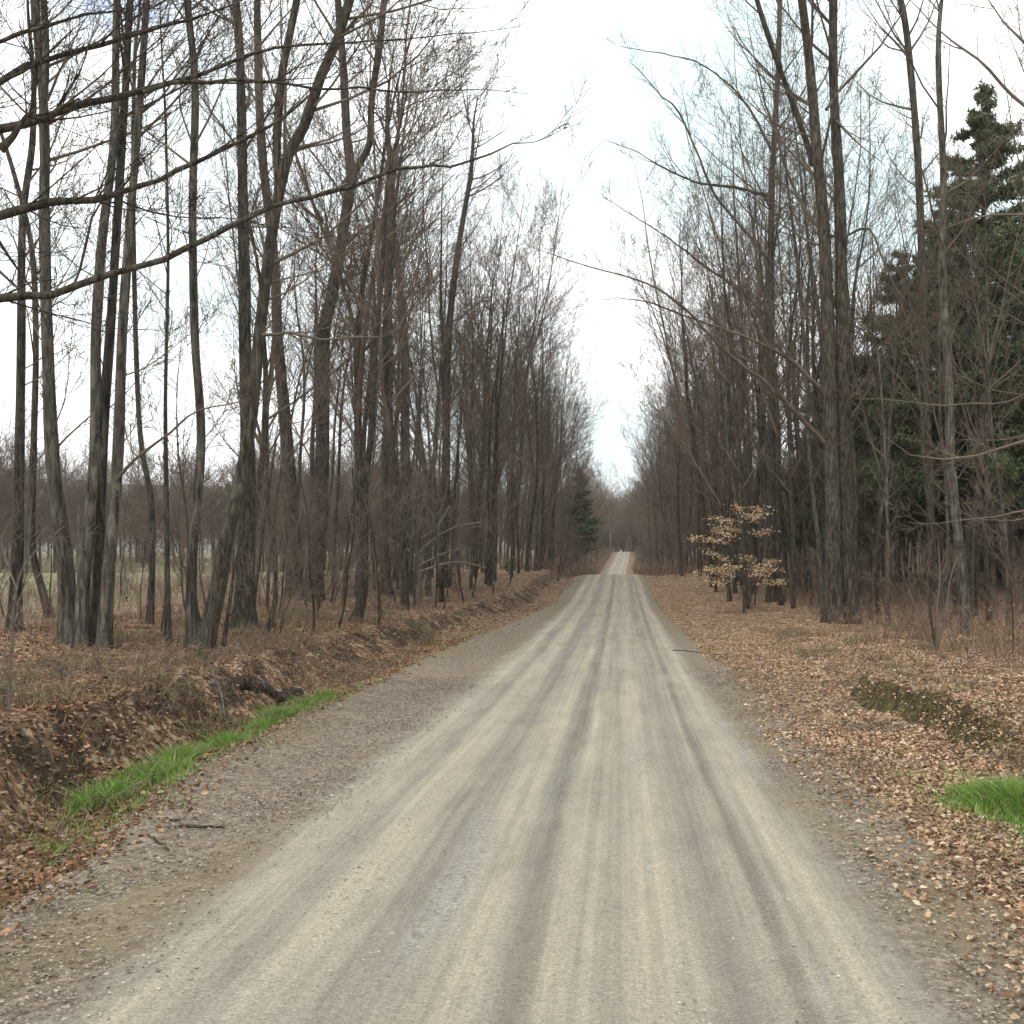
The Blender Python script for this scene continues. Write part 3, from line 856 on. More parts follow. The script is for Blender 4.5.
rng = random.Random(7)
ZONES = [
    ((5.6, 10.5), (36, 56), 11, 1.3, (1.3, 1.5), -.03, 'tall thin bare tree reaching the top edge between the sapling\'s dark tree and the road', 'tall thin right trees'),
    # x range, y range, count, gap, scale, tilt, label, group
    ((-12.5, -5.2), (31, 62), 46, 1.0, (.8, 1.12), .02, 'slim bare tree packed in the middle stretch of the left roadside row', 'left roadside row, middle stretch'),
    ((-10.5, -4.3), (62, 108), 40, 1.2, (.75, 1.05), .03, 'bare tree in the far stretch of the left roadside row, before the dark pine', 'left roadside row, far stretch'),
    ((-10, -3.6), (112, 215), 34, 1.7, (.7, .95), .02, 'hazy bare tree past the dark pine at the far end of the left row', 'left roadside row, far end'),
    ((4.4, 9), (33, 62), 32, 1.1, (.85, 1.15), -.05, 'bare tree leaning over the road beyond the golden leafed sapling', 'right roadside row, middle stretch'),
    ((3.7, 8.5), (62, 120), 40, 1.3, (.75, .98), -.05, 'brown bare tree overhanging the road in the far stretch of the right row', 'right roadside row, far stretch'),
    ((3.2, 8), (122, 215), 34, 1.7, (.65, .95), -.03, 'hazy bare tree on the right by the last rise of the road', 'right roadside row, far end'),
    ((6.9, 13), (25, 35), 13, 1.0, (.7, .95), -.02, 'thin pale bare stem standing before the dark pines', 'thin stems before the pines'),
    ((8, 20), (46, 66), 34, 1.5, (.85, 1.15), -.03, 'thin bare trunk in the dim wood behind the double trunk', 'trunks in the right wood'),
]
for (xr, yr, cnt, gap, sc, tilt, label, group) in ZONES:
    for k in range(cnt):
        p = spot(rng, *xr, *yr, gap)
        if p: place(rng.choice(OPEN if sc[1] > 1.4 or yr[0] in (25, 46) or (yr[0] in (31, 33) and k % 3) else PROTO), p[0], p[1], rng, label, group, rng.uniform(*sc), tilt)

SZ = [((-20, -10.5), (19, 52), 30, .9, (.7, 1.1), 'twiggy bare sapling at the field edge behind the left row', 'saplings at the field edge'),
      ((-12, -4.7), (19, 60), 52, .8, (.6, 1.1), 'twiggy bare sapling among the left roadside trunks', 'saplings on the left bank'),
      ((-8, -3.2), (60, 212), 74, .8, (.8, 1.5), 'bare sapling along the far left verge', 'saplings along the far left verge'),
      ((4.4, 13), (30, 60), 60, .8, (.6, 1.1), 'twiggy bare sapling under the right wood beyond the double trunk', 'saplings under the right wood'),
      ((2.9, 7.5), (60, 212), 72, .8, (.9, 1.7), 'bare sapling along the far right verge', 'saplings along the far right verge'),
      ((6.6, 13), (19, 29), 12, .9, (.5, .9), 'thin bare sapling in the undergrowth before the pines', 'saplings before the pines')]
for (xr, yr, cnt, gap, sc, label, group) in SZ:
    for k in range(cnt):
        p = spot(rng, *xr, *yr, gap)
        if p: place(rng.choice(SAP), p[0], p[1], rng, label, group, rng.uniform(*sc))

# pines: the big one at the right, its neighbours, and the dark one far down the left side
for i, (x, y, s, lab) in enumerate([
        (11.7, 37, .97, 'tallest dark green pine on the right, its crown tip below the top edge'),
        (16.6, 35.5, 1.0, 'dark pine cut by the right frame edge'),
        (-4.5, 108, .95, 'lone dark green pine at the far end of the left row')]):
    place(PINES[i], x, y, rng, lab, 'dark pines', s)
for (x, y, s) in [(10.6, 42, .86), (14.6, 42, .95), (9.6, 47, .7), (17.5, 46, .95), (14.2, 50, .95), (20, 42, .9), (22, 50, .95), (11.5, 58, .72), (16.5, 58, .9), (20, 60, .9), (25, 58, .95), (18.5, 34, .75)]:
    place(rng.choice(PINES), x, y, rng, 'dark pine crowded behind the tallest pine in the right wood', 'pines of the right wood', s)


# ------------------------------------------------------------------ far woods that read as one mass
def tree_arrays(o):
    out = []
    for ch in o.children:
        me = ch.data; v = np.empty(len(me.vertices) * 3, np.float32); me.vertices.foreach_get('co', v)
        f = np.empty(len(me.loops), np.int32); me.loops.foreach_get('vertex_index', f)
        out.append((v.reshape(-1, 3), f.reshape(-1, 4), ch.name))
    return out


def low_tree(seed, h):
    r = random.Random(seed); T = Tubes()
    top = Vector((r.uniform(-.4, .4), r.uniform(-.4, .4), h * .8))
    T.add([Vector((0, 0, -.3)), top * .3, top * .65, top], [.17, .14, .08, .02], 5)
    for k in range(44):
        t = .18 + .75 * r.random(); a = r.uniform(0, 6.28)
        d = Vector((math.cos(a), math.sin(a), r.uniform(.5, 1.4))).normalized()
        grow(T, r, top * t, d, h * .26 * (1.25 - .7 * t), .04, 2, 3, 1.8, .15, .016)
    return T.arrays()


LOW = [low_tree(400 + i, 15 + i % 3) for i in range(6)]


def woods(name, spots, mat, seed):
    r = random.Random(seed); Vs, Fs, off = [], [], 0
    for x, y in spots:
        v, f = r.choice(LOW); a = r.uniform(0, 6.28); s = (.75 + .5 * r.random() ** 1.6) * (1 + .35 * noise.noise((x * .03, y * .03, 3)))
        R = np.array([[math.cos(a), -math.sin(a), 0], [math.sin(a), math.cos(a), 0], [0, 0, 1]])
        Vs.append((v * s) @ R.T + np.array([x, y, ground_z(x, y, False)])); Fs.append(f + off); off += len(v)
    return quads(name, np.concatenate(Vs), np.concatenate(Fs), mat)


r = random.Random(77)
tag(woods('distant_woods', [(r.uniform(-125, -16), r.uniform(122, 185)) for _ in range(300)] + [(r.uniform(-150, -60), r.uniform(80, 128)) for _ in range(110)], M_FAR, 5), 'brown leafless wood across the field on the left', 'woods', kind='stuff')
tag(woods('woods', [(r.uniform(14, 70), r.uniform(64, 215)) for _ in range(480)] + [(r.uniform(22, 45), r.uniform(36, 64)) for _ in range(80)], M_TWIG, 6), 'deep brown leafless wood filling the right side behind the roadside trees', 'woods', kind='stuff')
tag(woods('woods', [(r.uniform(-28, 34), r.uniform(222, 330)) for _ in range(260)] + [(r.uniform(-9, 12), r.uniform(232, 300)) for _ in range(60)], M_FAR, 7), 'hazy leafless wood behind the last rise of the road', 'woods', kind='stuff')


# ------------------------------------------------------------------ golden beech sapling, near saplings, fallen wood
def leaf_cards(nr, C, size, flat=.5, tip=.55):
    """small folded leaves: a midrib of two points and two wings"""
    n = len(C)
    D = nr.normal(size=(n, 3)); D[:, 2] *= flat; D /= np.linalg.norm(D, axis=1, keepdims=True)
    up = nr.normal(size=(n, 3)) * tip + np.array([0, 0, 1.0])
    S = np.cross(D, up); S /= np.linalg.norm(S, axis=1, keepdims=True)
    U = np.cross(S, D)
    s = nr.uniform(*size, (n, 1)); w = s * nr.uniform(.26, .44, (n, 1)); k = s * nr.uniform(.05, .28, (n, 1)); cu = s * nr.uniform(-.1, .25, (n, 1))
    a = C - D * s * .5; m1 = C - D * s * .12 - U * k * .4; b = C + D * s * .5 + U * cu
    l1 = C - S * w - D * s * .10 + U * k; l2 = C - S * w * .6 + D * s * .24 + U * (k * .6 + cu * .5)
    r1 = C + S * w - D * s * .10 + U * k; r2 = C + S * w * .6 + D * s * .24 + U * (k * .6 + cu * .5)
    V = np.stack([a, m1, b, l1, l2, r1, r2], axis=1).reshape(-1, 3)
    i = np.arange(n)[:, None] * 7
    Fq = np.concatenate([np.stack([i+0, i+1, i+3, i+3], -1)[:, 0, :3], np.stack([i+0, i+5, i+1], -1)[:, 0]], 0)
    q = np.concatenate([np.concatenate([i+1, i+2, i+4, i+3], 1), np.concatenate([i+1, i+5, i+6, i+2], 1)], 0)
    loops = np.concatenate([Fq.ravel(), q.ravel()])
    starts = np.concatenate([np.arange(len(Fq)) * 3, len(Fq) * 3 + np.arange(len(q)) * 4])
    return V, loops, starts


d = ground_at(744, 613)
bx = (744 - VX) / F * d
root = thing('beech_sapling', 'small beech sapling still holding golden tan leaves in flat layers', 'sapling', (bx, d, ground_z(bx, d)), scale=1.16)
rb = random.Random(51); nr = np.random.default_rng(51)
trunk_mesh('trunk', [Vector((0, 0, -.1)), Vector((.02, 0, .8)), Vector((-.03, .02, 1.7)), Vector((.0, .05, 2.5)), Vector((.05, .0, 3.0))], [.045, .04, .028, .016, .006], M_BARK, root, rb, .3, 8, .2)
T = Tubes(); C = []
for k, (z, az, ln) in enumerate([(.75, 3.3, 1.5), (.8, .1, 1.25), (.95, 2.6, 1.1), (1.0, 5.5, 1.1), (1.15, .5, 1.2), (1.2, 4.2, 1.0), (1.35, 2.9, 1.1), (1.5, 1.2, .7), (1.85, 3.2, 1.55),
                                 (2.0, 3.6, 1.2), (2.15, .2, .8), (2.2, 2.4, .7), (2.4, 3.0, 1.0), (2.5, .6, .9), (2.6, 5.0, .6), (2.7, 2.2, .6), (2.8, .0, .55), (1.05, 3.1, 1.3), (.9, 6.1, 1.0)]):
    dd = Vector((math.cos(az), math.sin(az), .22)).normalized(); P = [Vector((0, 0, z))]
    for j in range(5):
        dd = (dd + Vector((rb.gauss(0, .14), rb.gauss(0, .14), rb.gauss(0, .07) - .015))).normalized(); P.append(P[-1] + dd * ln / 5)
    T.add(P, [.012, .010, .008, .006, .005, .003], 4)
    for j in range(int(ln * 120)):
        f = 5 * rb.uniform(.3, 1); i = min(4, int(f)); c = P[i].lerp(P[i + 1], f - i)
        C.append((c.x + rb.gauss(0, .11), c.y + rb.gauss(0, .13), c.z + rb.gauss(-.02, .05)))
T.build('crown', M_BARK, root)
add_mesh('foliage', *leaf_cards(nr, np.array(C), (.034, .078), .6, .9), M_BEECH, root, False)


def near_sapling(name, label, cat, group, foot, lines, mat, twig, seed, depth=None, dens=1.0, fl=.2):
    rg = random.Random(seed); d0 = depth or ground_at(*foot)
    bx = (foot[0] - VX) / F * d0
    root = thing(name, label, cat, (bx, d0, ground_z(bx, d0)), group=group); o = root.location.copy(); T = Tubes(); first = True
    for px, w0, w1, dd in lines:
        pts = [pix(x, y, d0 + dd * i / (len(px) - 1)) - o for i, (x, y) in enumerate(px)]
        if first or px[0] == foot: pts[0].z = -.08
        rad = [.5 * d0 / F * (w0 + (w1 - w0) * i / (len(px) - 1)) for i in range(len(px))]
        if first: _, P, R = trunk_mesh('stem', pts, rad, mat, root, rg, fl, 7, .15); first = False
        else: P, R = catmull(pts, rad, .12); T.add(P, R, 5)
        for k in range(int(len(P) * .4 * dens)):
            i = min(len(P) - 2, int(len(P) * rg.uniform(.25, .98))); ax = (P[i + 1] - P[i]).normalized(); q = perp(rg, ax); a = RAD(rg.uniform(30, 65))
            grow(T, rg, P[i], (ax * math.cos(a) + q * math.sin(a)).normalized(), rg.uniform(.2, .9), max(.003, R[i] * .45), 2, 3, .7, .2, .0028)
    T.build('crown', twig, root)
    return root


near_sapling('bare_sapling', 'pale wiry sapling bending right at the left frame edge', 'sapling', None, (8, 690),
             [([(8, 690), (12, 640), (15, 595), (24, 566), (38, 548), (66, 525)], 3.2, 1.2, .4), ([(17, 590), (6, 560), (2, 535), (20, 510)], 1.8, .8, .2)],
             M_PALE, M_TWIGP, 61, depth=10.0)
near_sapling('bare_sapling', 'pale twiggy sapling with level branches reaching for the road in front of the left row', 'sapling', None, (418, 606),
             [([(418, 606), (421, 570), (419, 530), (430, 470)], 5, 2, .5), ([(420, 572), (440, 565), (462, 562), (486, 568)], 3, 1.3, -.5), ([(420, 552), (438, 536), (460, 526), (482, 522)], 3, 1.2, -.6),
              ([(420, 560), (402, 545), (388, 540)], 2.6, 1.2, .3), ([(419, 540), (436, 528), (450, 505)], 2.4, 1.2, .2), ([(420, 565), (445, 553), (470, 548)], 2.4, 1.2, .6)], M_PALE, M_TWIGP, 62, dens=1.5)
near_sapling('bare_sapling', 'dark crooked sapling bowing out between the two stout left trunks', 'sapling', None, (262, 640),
             [([(262, 640), (273, 612), (276, 585), (274, 545), (268, 500), (276, 440)], 6, 2, .3)], M_BARK, M_TWIG, 63, dens=1.4)
near_sapling('bare_shrub', 'thin bare shrub of upright stems before the wavering grey trunk', 'shrub', None, (936, 650),
             [([(936, 650), (930, 610), (926, 570), (918, 530)], 3, 1.3, .2), ([(936, 650), (937, 610), (940, 575), (938, 540)], 3, 1.3, .3), ([(936, 650), (946, 612), (950, 580), (958, 556)], 2.6, 1.2, 0), ([(936, 650), (921, 620), (908, 590)], 2.4, 1.2, .1)],
             M_BARK, M_TWIGR, 64, dens=1.6)
near_sapling('bare_sapling', 'thin straight sapling under the boughs just left of the wavering grey trunk', 'sapling', None, (888, 626),
             [([(888, 626), (888, 570), (887, 510), (884, 430), (878, 350)], 5, 2, .3)], M_BARKG, M_TWIG, 65, dens=1.2)
near_sapling('bare_sapling', 'short dark leaning sapling rooted right at the foot of the leaning trunk', 'sapling', None, (222, 652),
             [([(222, 652), (230, 600), (236, 560), (246, 520)], 5, 2, .2)], M_BARK, M_TWIG, 66, dens=1.0)


def fallen(name, label, cat, ends, d, r0, r1, mat, seed, twigs=3, lift=.03, wav=.05):
    rg = random.Random(seed); (xa, ya), (xb, yb) = ends
    A = Vector(((xa - VX) / F * d[0], d[0], 0)); B = Vector(((xb - VX) / F * d[1], d[1], 0))
    T = Tubes(); P = []; R = []
    n = 9
    for i in range(n):
        t = i / (n - 1); p = A.lerp(B, t); p.x += rg.uniform(-wav, wav) * .6; p.y += rg.uniform(-wav, wav)
        p.z = ground_z(p.x, p.y) + lift; P.append(p); R.append((r0 + (r1 - r0) * t) * rg.uniform(.88, 1.12))
    P = [P[0] + (P[0] - P[1]) * .01] + P + [P[-1] + (P[-1] - P[-2]) * .01]; R = [.001] + R + [.001]
    o = P[5].copy(); P = [p - o for p in P]
    T.add(P, R, 9)
    for k in range(twigs):
        i = rg.randint(2, 8); ax = (P[i + 1] - P[i]).normalized(); q = perp(rg, ax); q.z = abs(q.z)
        grow(T, rg, P[i], (ax * .7 + q * .7).normalized(), rg.uniform(.15, .5), max(.003, R[i] * .5), 2, 3, .6, .2, .0025)
    ob = T.build(name, mat); ob.location = o
    return tag(ob, label, cat)


dA = ground_at(200, 660); dB = ground_at(246, 697)
fallen('fallen_branch', 'pale fallen branch slanting down the bank below the leaning trunk', 'branch', ((200, 660), (246, 697)), (15.5, 12.6), .022, .012, M_PALE, 71)
fallen('fallen_branch', 'grey fallen branch lying at the foot of the triple clump', 'branch', ((46, 644), (72, 660)), (15.2, 13.6), .03, .015, M_PALE, 72)
fallen('fallen_branch', 'thin pale stick on the leaves right of the triple clump', 'branch', ((92, 650), (114, 670)), (14.8, 13.4), .02, .01, M_PALE, 73)
fallen('fallen_log', 'mossy dark log half sunk in the left bank above the grass', 'log', ((236, 684), (300, 697)), (ground_at(236, 684), ground_at(300, 697)), .10, .07, M_BARK, 74, 0, .03)
fallen('fallen_branch', 'dark broken stick on the grey left shoulder', 'branch', ((186, 816), (224, 818)), (7.15, 7.1), .012, .007, M_BARK, 75, 0, .015, .02)
fallen('fallen_branch', 'short dark stick lying in the gravel near the left grass', 'branch', ((148, 826), (170, 842)), (6.9, 6.55), .009, .006, M_BARK, 76, 0, .012, .02)
fallen('fallen_branch', 'long thin stick pointing at the road on the right litter', 'branch', ((672, 646), (722, 648)), (21.5, 21.2), .010, .006, M_BARK, 77, 0, .03, .04)

# ------------------------------------------------------------------ litter, stones, grass, undergrowth
def scatter(nr, n, xr, yr, fn=None, ypow=1.0):
    y = yr[0] + (yr[1] - yr[0]) * nr.random(n) ** ypow; x = xr[0] + (xr[1] - xr[0]) * nr.random(n)
    keep = [(a, b) for a, b in zip(x, y) if fn is None or fn(a, b)]
    return keep


nr = np.random.default_rng(9); rr = random.Random(9)


def lit_r(x, y):
    u = x - road_x(y) - ro(y); e = 2.3 + .5 * noise.noise((x * .9, y * .9, 3))
    return rr.random() < smooth(e - 1.0, e + .7, u) * .985 + .008


def lit_l(x, y):
    u = -(x - road_x(y)) - lo(y); e = 2.8 + .4 * noise.noise((x * .9, y * .9, 6))
    return rr.random() < smooth(e - .6, e + .3, u) * (.55 + .45 * smooth(-.25, .3, noise.noise((x * .7, y * .7, 1))))


def litter(label, pts, mat, size):
    C = np.array([(x, y, ground_z(x, y) + rr.uniform(.004, .03)) for x, y in pts])
    tag(add_mesh('leaf_litter', *leaf_cards(nr, C, size, .35), mat, None, False), label, 'fallen leaves', kind='stuff')


litter('dry tan leaf litter over the right verge', scatter(nr, 56000, (1.4, 6.0), (3.5, 12), lit_r) + scatter(nr, 42000, (1.5, 9), (12, 26), lit_r, 1.15)
       + scatter(nr, 18000, (1.6, 14), (26, 60), lit_r, 1.2), M_LEAF, (.018, .052))
litter('damp reddish leaf litter over the left bank', scatter(nr, 34000, (-8, -2.6), (3.8, 12), lit_l) + scatter(nr, 40000, (-12, -2.6), (12, 26), lit_l, 1.1)
       + scatter(nr, 22000, (-12, -2.0), (26, 60), lit_l, 1.2), M_LEAFD, (.024, .064))


def chip_f(x, y):
    u = x - road_x(y)
    k = smooth(1.5, 2.1, -u) if u < 0 else smooth(1.35, 1.75, u - ro(y))
    return rr.random() < k * (.35 + .65 * smooth(-.3, .35, noise.noise((x * 1.2, y * .8, 12)))) + .004


pts = scatter(nr, 52000, (-4.1, -1.6), (3.4, 17), chip_f, 1.1) + scatter(nr, 56000, (1.0, 4.2), (3.4, 18), chip_f, 1.1) + scatter(nr, 12000, (-4.0, -1.6), (17, 45), chip_f)
C = np.array([(x, y, max(ground_z(x, y, False) + .012, ground_z(x, y) - .01) + rr.uniform(.002, .008)) for x, y in pts])
tag(add_mesh('leaf_crumbs', *leaf_cards(nr, C, (.009, .028), .1, .25), M_CHIP, None, False), 'pale crumbs of leaf and wood on the gravel shoulders', 'leaf debris', kind='stuff')


def pebbles(pts, size):
    base = np.array([(1, 0, 0), (-1, 0, 0), (0, 1, 0), (0, -1, 0), (0, 0, 1), (0, 0, -1)], float)
    fc = np.array([(0, 2, 4), (2, 1, 4), (1, 3, 4), (3, 0, 4), (2, 0, 5), (1, 2, 5), (3, 1, 5), (0, 3, 5)])
    n = len(pts); Cc = np.array([(x, y, ground_z(x, y, False) + .008) for x, y in pts])
    s = nr.uniform(*size, (n, 1, 1)) * (1 + nr.random((n, 1, 1)) ** 8 * 1.4)
    Vv = base[None] * s * nr.uniform(.55, 1.15, (n, 6, 1)) * np.array([1, 1, .6])
    a = nr.uniform(0, 6.28, n); ca, sa = np.cos(a)[:, None], np.sin(a)[:, None]
    X = Vv[:, :, 0] * ca - Vv[:, :, 1] * sa; Y = Vv[:, :, 0] * sa + Vv[:, :, 1] * ca
    Vv = np.stack([X, Y, Vv[:, :, 2]], -1) + Cc[:, None, :]
    return Vv.reshape(-1, 3), (fc[None] + (np.arange(n) * 6)[:, None, None]).reshape(-1, 3)


def peb_f(x, y):
    u = x - road_x(y)
    return rr.random() < .12 + .5 * smooth(.1, .4, noise.noise((x * 2.2, y * .25, 20))) + .3 * smooth(1.3, 1.7, abs(u))


v, f = pebbles(scatter(nr, 60000, (-3.0, 2.1), (3.3, 15), peb_f, 1.3), (.0025, .0062))
tag(quads('gravel', v, f, M_STONE, None, False), 'loose small stones on the road surface', 'gravel', kind='stuff')


def grass(name, label, pts, hmax, seed):
    g = np.random.default_rng(seed); n = len(pts)
    B = np.array([(x, y, ground_z(x, y) - .01) for x, y, h in pts]); H = np.array([h for _, _, h in pts])[:, None] * g.uniform(.5, 1.1, (n, 1)) * hmax
    a = g.uniform(0, 6.28, n); S = np.stack([np.cos(a), np.sin(a), np.zeros(n)], 1)
    L = np.stack([g.normal(0, .32, n), g.normal(0, .32, n), np.ones(n)], 1); w = g.uniform(.0025, .0055, (n, 1))
    bend = np.stack([L[:, 0] * 1.2, L[:, 1] * 1.2, np.full(n, -.25)], 1)
    M1 = B + L * H * .5; TP = B + L * H + bend * H * .45
    Vv = np.stack([B - S * w, B + S * w, M1 + S * w * .85, M1 - S * w * .85, TP], 1).reshape(-1, 3); i = np.arange(n)[:, None] * 5
    q = np.concatenate([i, i + 1, i + 2, i + 3], 1); t = np.concatenate([i + 3, i + 2, i + 4], 1)
    return tag(add_mesh(name, Vv, np.concatenate([q.ravel(), t.ravel()]), np.concatenate([np.arange(n) * 4, n * 4 + np.arange(n) * 3]), M_GRASS, None, False),
               label, 'grass', kind='stuff')


gp = []
rg = random.Random(33)
while len(gp) < 12000:     # the green strip lying in the left ditch
    y = 8.3 + 8.2 * rg.random(); c = -3.52 - lo(y) + .10 * math.sin(y * 1.1)
    w = .14 + .24 * smooth(13, 9, y)
    if 10.7 < y < 11.5: w *= .22
    x = c + rg.gauss(0, .5) * w * 1.3
    k = noise.noise((x * 2.6, y * 1.9, 4)) + .28
    if y < 9.3: k -= .3
    if y > 15.2: k -= .25
    k += .45 * noise.noise((x * 6, y * 5, 24)) - .02
    if k > rg.random() * .6: gp.append((x, y, (.35 + .95 * max(0, k)) * (.45 + .65 * math.exp(-((x - c) / (w + .05)) ** 2))))
grass('grass', 'bright green grass strip along the left ditch', gp, .27, 1)
gp = []
while len(gp) < 5200:
    x, y = 2.82 + rg.gauss(0, .2), 7.75 + rg.gauss(0, .34)
    if noise.noise((x * 2.5, y * 2.5, 9)) + .6 * noise.noise((x * 7, y * 6, 19)) > rg.uniform(-.4, .2): gp.append((x + (7.55 - y) * .15, y, .35 + .8 * math.exp(-((x - 2.82) / .26) ** 2 - ((y - 7.75) / .42) ** 2)))
grass('grass', 'bright green grass tuft on the leafy right verge', gp, .25, 2)
gp = []
while len(gp) < 2600:
    if rg.random() < .68:
        y = 7.4 + 9.6 * rg.random(); x = -3.5 - lo(y) + rg.gauss(0, .34)
    else:
        y = rg.gauss(7.75, .75); x = rg.gauss(2.8, .42)
    if noise.noise((x * 5, y * 5, 27)) > .12: gp.append((x, y, rg.uniform(.4, 1.1)))
grass('grass', 'loose green tufts thinning out around the two bright grass patches', gp, .15, 6)
gp = []
while len(gp) < 3600:      # stray sprigs between the leaves
    y = 5.5 + 22 * rg.random() ** 1.3; s = rg.random() < .7
    x = rg.gauss(-3.5 - lo(y), .28) if s else rg.gauss(2.6, .5)
    if noise.noise((x * 1.8, y * 1.8, 14)) > .22: gp.append((x, y, .7))
grass('grass', 'scattered green sprigs poking through the litter of both verges', gp, .08, 3)


def undergrowth(name, label, spots, mat, seed, h, bow=.25, twigs=3, g=1.0):
    rg = random.Random(seed); T = Tubes()
    for x, y in spots:
        z = ground_z(x, y) - .02; hh = h * rg.uniform(.4, 1.15)
        d = Vector((rg.gauss(0, bow), rg.gauss(0, bow), 1)).normalized(); p = Vector((x, y, z)); P = [p]
        for i in range(4):
            d = (d + Vector((rg.gauss(0, bow * .8), rg.gauss(0, bow * .8), -.18 * bow * i * 3))).normalized(); P.append(P[-1] + d * hh / 4)
        T.add(P, [.0045 * g, .004 * g, .0034 * g, .0028 * g, .002 * g], 3)
        for k in range(twigs):
            i = rg.randint(1, 3); q = (d + Vector((rg.gauss(0, .8), rg.gauss(0, .8), rg.uniform(0, .8)))).normalized(); a = P[i]
            T.add([a, a + q * hh * .16, a + (q + Vector((0, 0, .2))) * hh * .32], [.003 * g, .0025 * g, .0015 * g], 3)
    return tag(T.build(name, mat), label, 'undergrowth', kind='stuff')


M_HAY = island_mat('dead_grass_blade', [(0, (.075, .055, .03)), (.4, (.14, .105, .055)), (.8, (.24, .19, .105)), (1, (.34, .29, .18))], .8, .15)
hp = []; rg = random.Random(35)
while len(hp) < 13000:
    y = 6 + 26 * rg.random() ** 1.4; x = -rg.uniform(4.0, 9.5) - lo(y) * .4
    k = noise.noise((x * .9, y * .9, 31)) + .5 * noise.noise((x * 3, y * 3, 32))
    if k > .12 + .3 * rg.random(): hp.append((x, y, .6 + 1.2 * k))
tag(grass('dead_grass', 'straw and olive dead grass lying over the left bank', hp, .24, 4)).data.materials[0] = M_HAY
hp = []
while len(hp) < 7000:
    y = 9 + 18 * rg.random() ** 1.3; x = rg.uniform(3.3, 8)
    k = noise.noise((x * .9, y * .7, 41)) + .5 * noise.noise((x * 3, y * 3, 42))
    if k > .15 + .3 * rg.random(): hp.append((x, y, .6 + 1.0 * k))
tag(grass('dead_grass', 'straw and olive dead grass on the mossy right bank', hp, .20, 5)).data.materials[0] = M_HAY

ru = random.Random(91)
sp = [(ru.uniform(-8.5, -4.0), 6.5 + 14 * ru.random()) for _ in range(2600)] + [(ru.uniform(-12, -4.4), ru.uniform(18, 48)) for _ in range(2600)]
undergrowth('undergrowth', 'thin reddish brambles and dead stalks over the left bank', sp, M_WEED, 92, .42, .5)
sp = [(ru.uniform(-24, -9), ru.uniform(17, 55)) for _ in range(3000)]
undergrowth('undergrowth', 'tall brown stalks along the field edge behind the left trees', sp, M_WEED, 95, .8, .16, 4)
sp = [(ru.uniform(5, 15), 16 + 30 * ru.random()) for _ in range(4200)]
sp = [(x, y) for x, y in sp if x > 4.2 + .03 * y + ru.random()]
undergrowth('undergrowth', 'pinkish brown dead stalks and seedlings under the right trees', sp, M_WEED, 93, .68, .18, 5)
sf = []
while len(sf) < 3800:
    y = ru.uniform(62, 222); u = ru.choice((-1, 1)) * (2.3 + 5 * ru.random() ** 1.5) * (1 if y < 100 else .9)
    sf.append((road_x(y) + u - (.2 if u < 0 else 0), y))
undergrowth('undergrowth', 'low brown brush along the far verges of the road', sf, M_WEED, 96, 1.15, .22, 6, 2.6)
nr = np.random.default_rng(94)
C = np.array([(x + ru.gauss(0, .2), y + ru.gauss(0, .2), ground_z(x, y) + ru.uniform(.1, .75)) for x, y in sp[::3]])
tag(add_mesh('undergrowth_leaves', *leaf_cards(nr, C, (.05, .09), .5), M_LEAFD, None, False), 'dry leaves caught on the stalks under the right trees', 'dead leaves', kind='stuff')

# ------------------------------------------------------------------ air, sky, light, camera
def haze():
    m = bpy.data.materials.new('pale_air'); m.use_nodes = True; nt = m.node_tree
    nt.nodes.remove(nt.nodes['Principled BSDF'])
    v = N(nt, 'ShaderNodeVolumePrincipled'); v.inputs['Color'].default_value = (.92, .92, .95, 1); v.inputs['Density'].default_value = .00026
    nt.links.new(v.outputs[0], nt.nodes['Material Output'].inputs['Volume'])
    x0, x1, y0, y1, z0, z1 = -2300, 2300, -60, 2320, -14, 190
    Vv = [(x, y, z) for z in (z0, z1) for y in (y0, y1) for x in (x0, x1)]
    o = quads('haze', Vv, [(0, 2, 3, 1), (4, 5, 7, 6), (0, 1, 5, 4), (2, 6, 7, 3), (0, 4, 6, 2), (1, 3, 7, 5)], m, None, False)
    tag(o, kind='stuff')


haze()

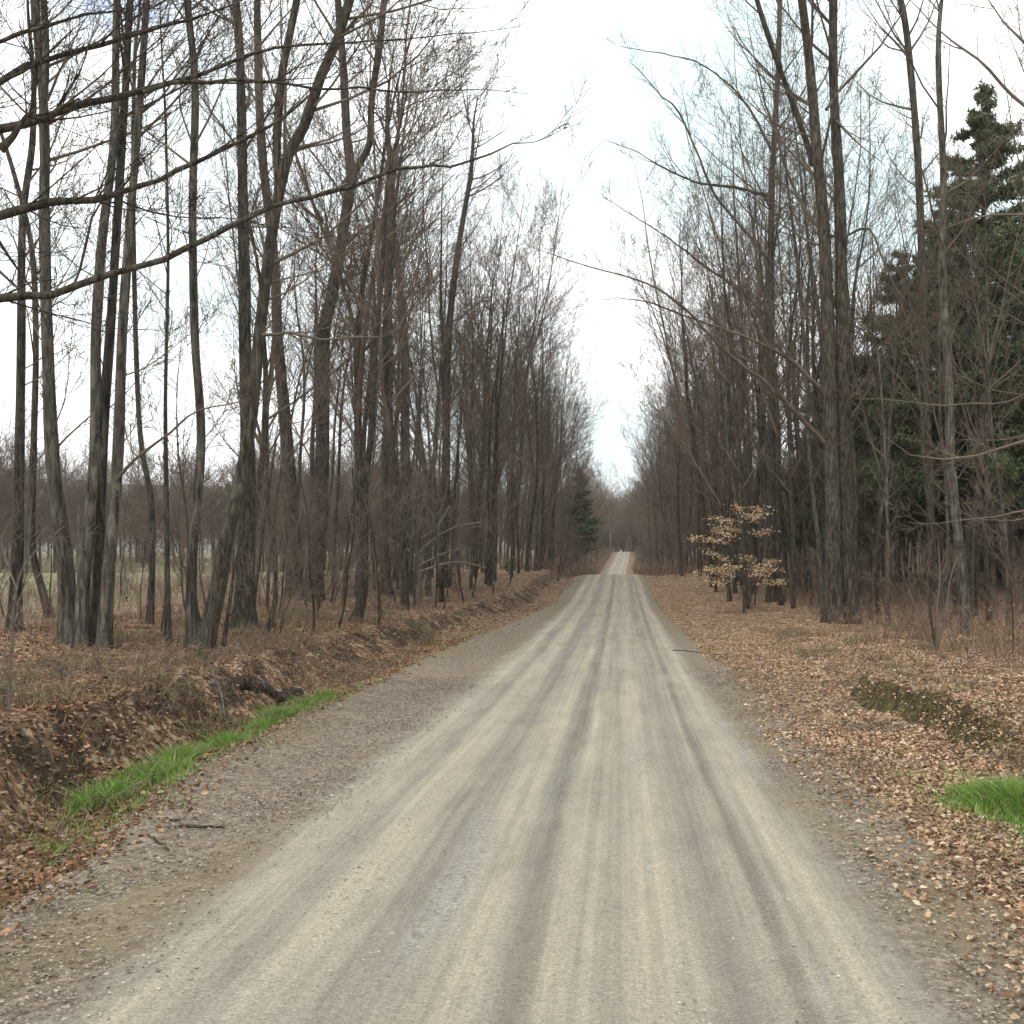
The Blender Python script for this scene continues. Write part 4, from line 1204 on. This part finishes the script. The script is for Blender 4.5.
w = bpy.data.worlds.new('World'); scene.world = w; w.use_nodes = True
nt = w.node_tree
bg = nt.nodes['Background']
sky = nt.nodes.new('ShaderNodeTexSky'); sky.sky_type = 'NISHITA'; sky.sun_disc = False
SUN_EL, SUN_AZ = 52, 200       # degrees; azimuth clockwise from +Y
sky.sun_elevation = RAD(SUN_EL); sky.sun_rotation = RAD(SUN_AZ)
vec = mapping(nt, (1, 1, 2.2), 'Generated')
cl = tex_noise(nt, vec, 2.1, 7, .58, .4)
cover = mapr(nt, cl, .27, .43)
cc = ramp(nt, [(.38, (6.9, 8.5, 8.8)), (.58, (12.2, 12.4, 12.4))], tex_noise(nt, vec, 3.0, 6, .6)).outputs['Color']
skyb = mix(nt, sky.outputs[0], (1.7, 1.7, 1.7), 1.0, 'MULTIPLY')
nt.links.new(mix(nt, skyb, cc, cover), bg.inputs['Color'])
bg.inputs['Strength'].default_value = .10

sd = bpy.data.lights.new('sun', 'SUN'); sd.energy = 1.2; sd.angle = RAD(14); sd.color = (1, .95, .87)
so = bpy.data.objects.new('sun', sd); COL.objects.link(so)
az, el = RAD(SUN_AZ), RAD(SUN_EL)
to_sun = Vector((math.sin(az) * math.cos(el), math.cos(az) * math.cos(el), math.sin(el)))
so.rotation_euler = to_sun.to_track_quat('Z', 'Y').to_euler()

cam = bpy.data.cameras.new('camera'); co = bpy.data.objects.new('camera', cam); COL.objects.link(co)
co.location = (0, 0, EYE); co.rotation_euler = (RAD(90), 0, 0)
cam.sensor_width = 36; cam.lens = 36 * F / 1024
cam.shift_x = -(VX - 512) / 1024; cam.shift_y = (HY - 512) / 1024
cam.clip_start = .05; cam.clip_end = 6000
scene.camera = co
scene.render.resolution_x = scene.render.resolution_y = 1024
vs = scene.view_settings
vs.view_transform = 'Standard'; vs.look = 'None'; vs.gamma = 1; vs.exposure = .58; vs.use_curve_mapping = False
c = scene.cycles
c.use_denoising = True
c.max_bounces = 6; c.diffuse_bounces = 3; c.glossy_bounces = 2; c.transmission_bounces = 3; c.volume_bounces = 1; c.transparent_max_bounces = 6
scene.render.filter_size = 1.7
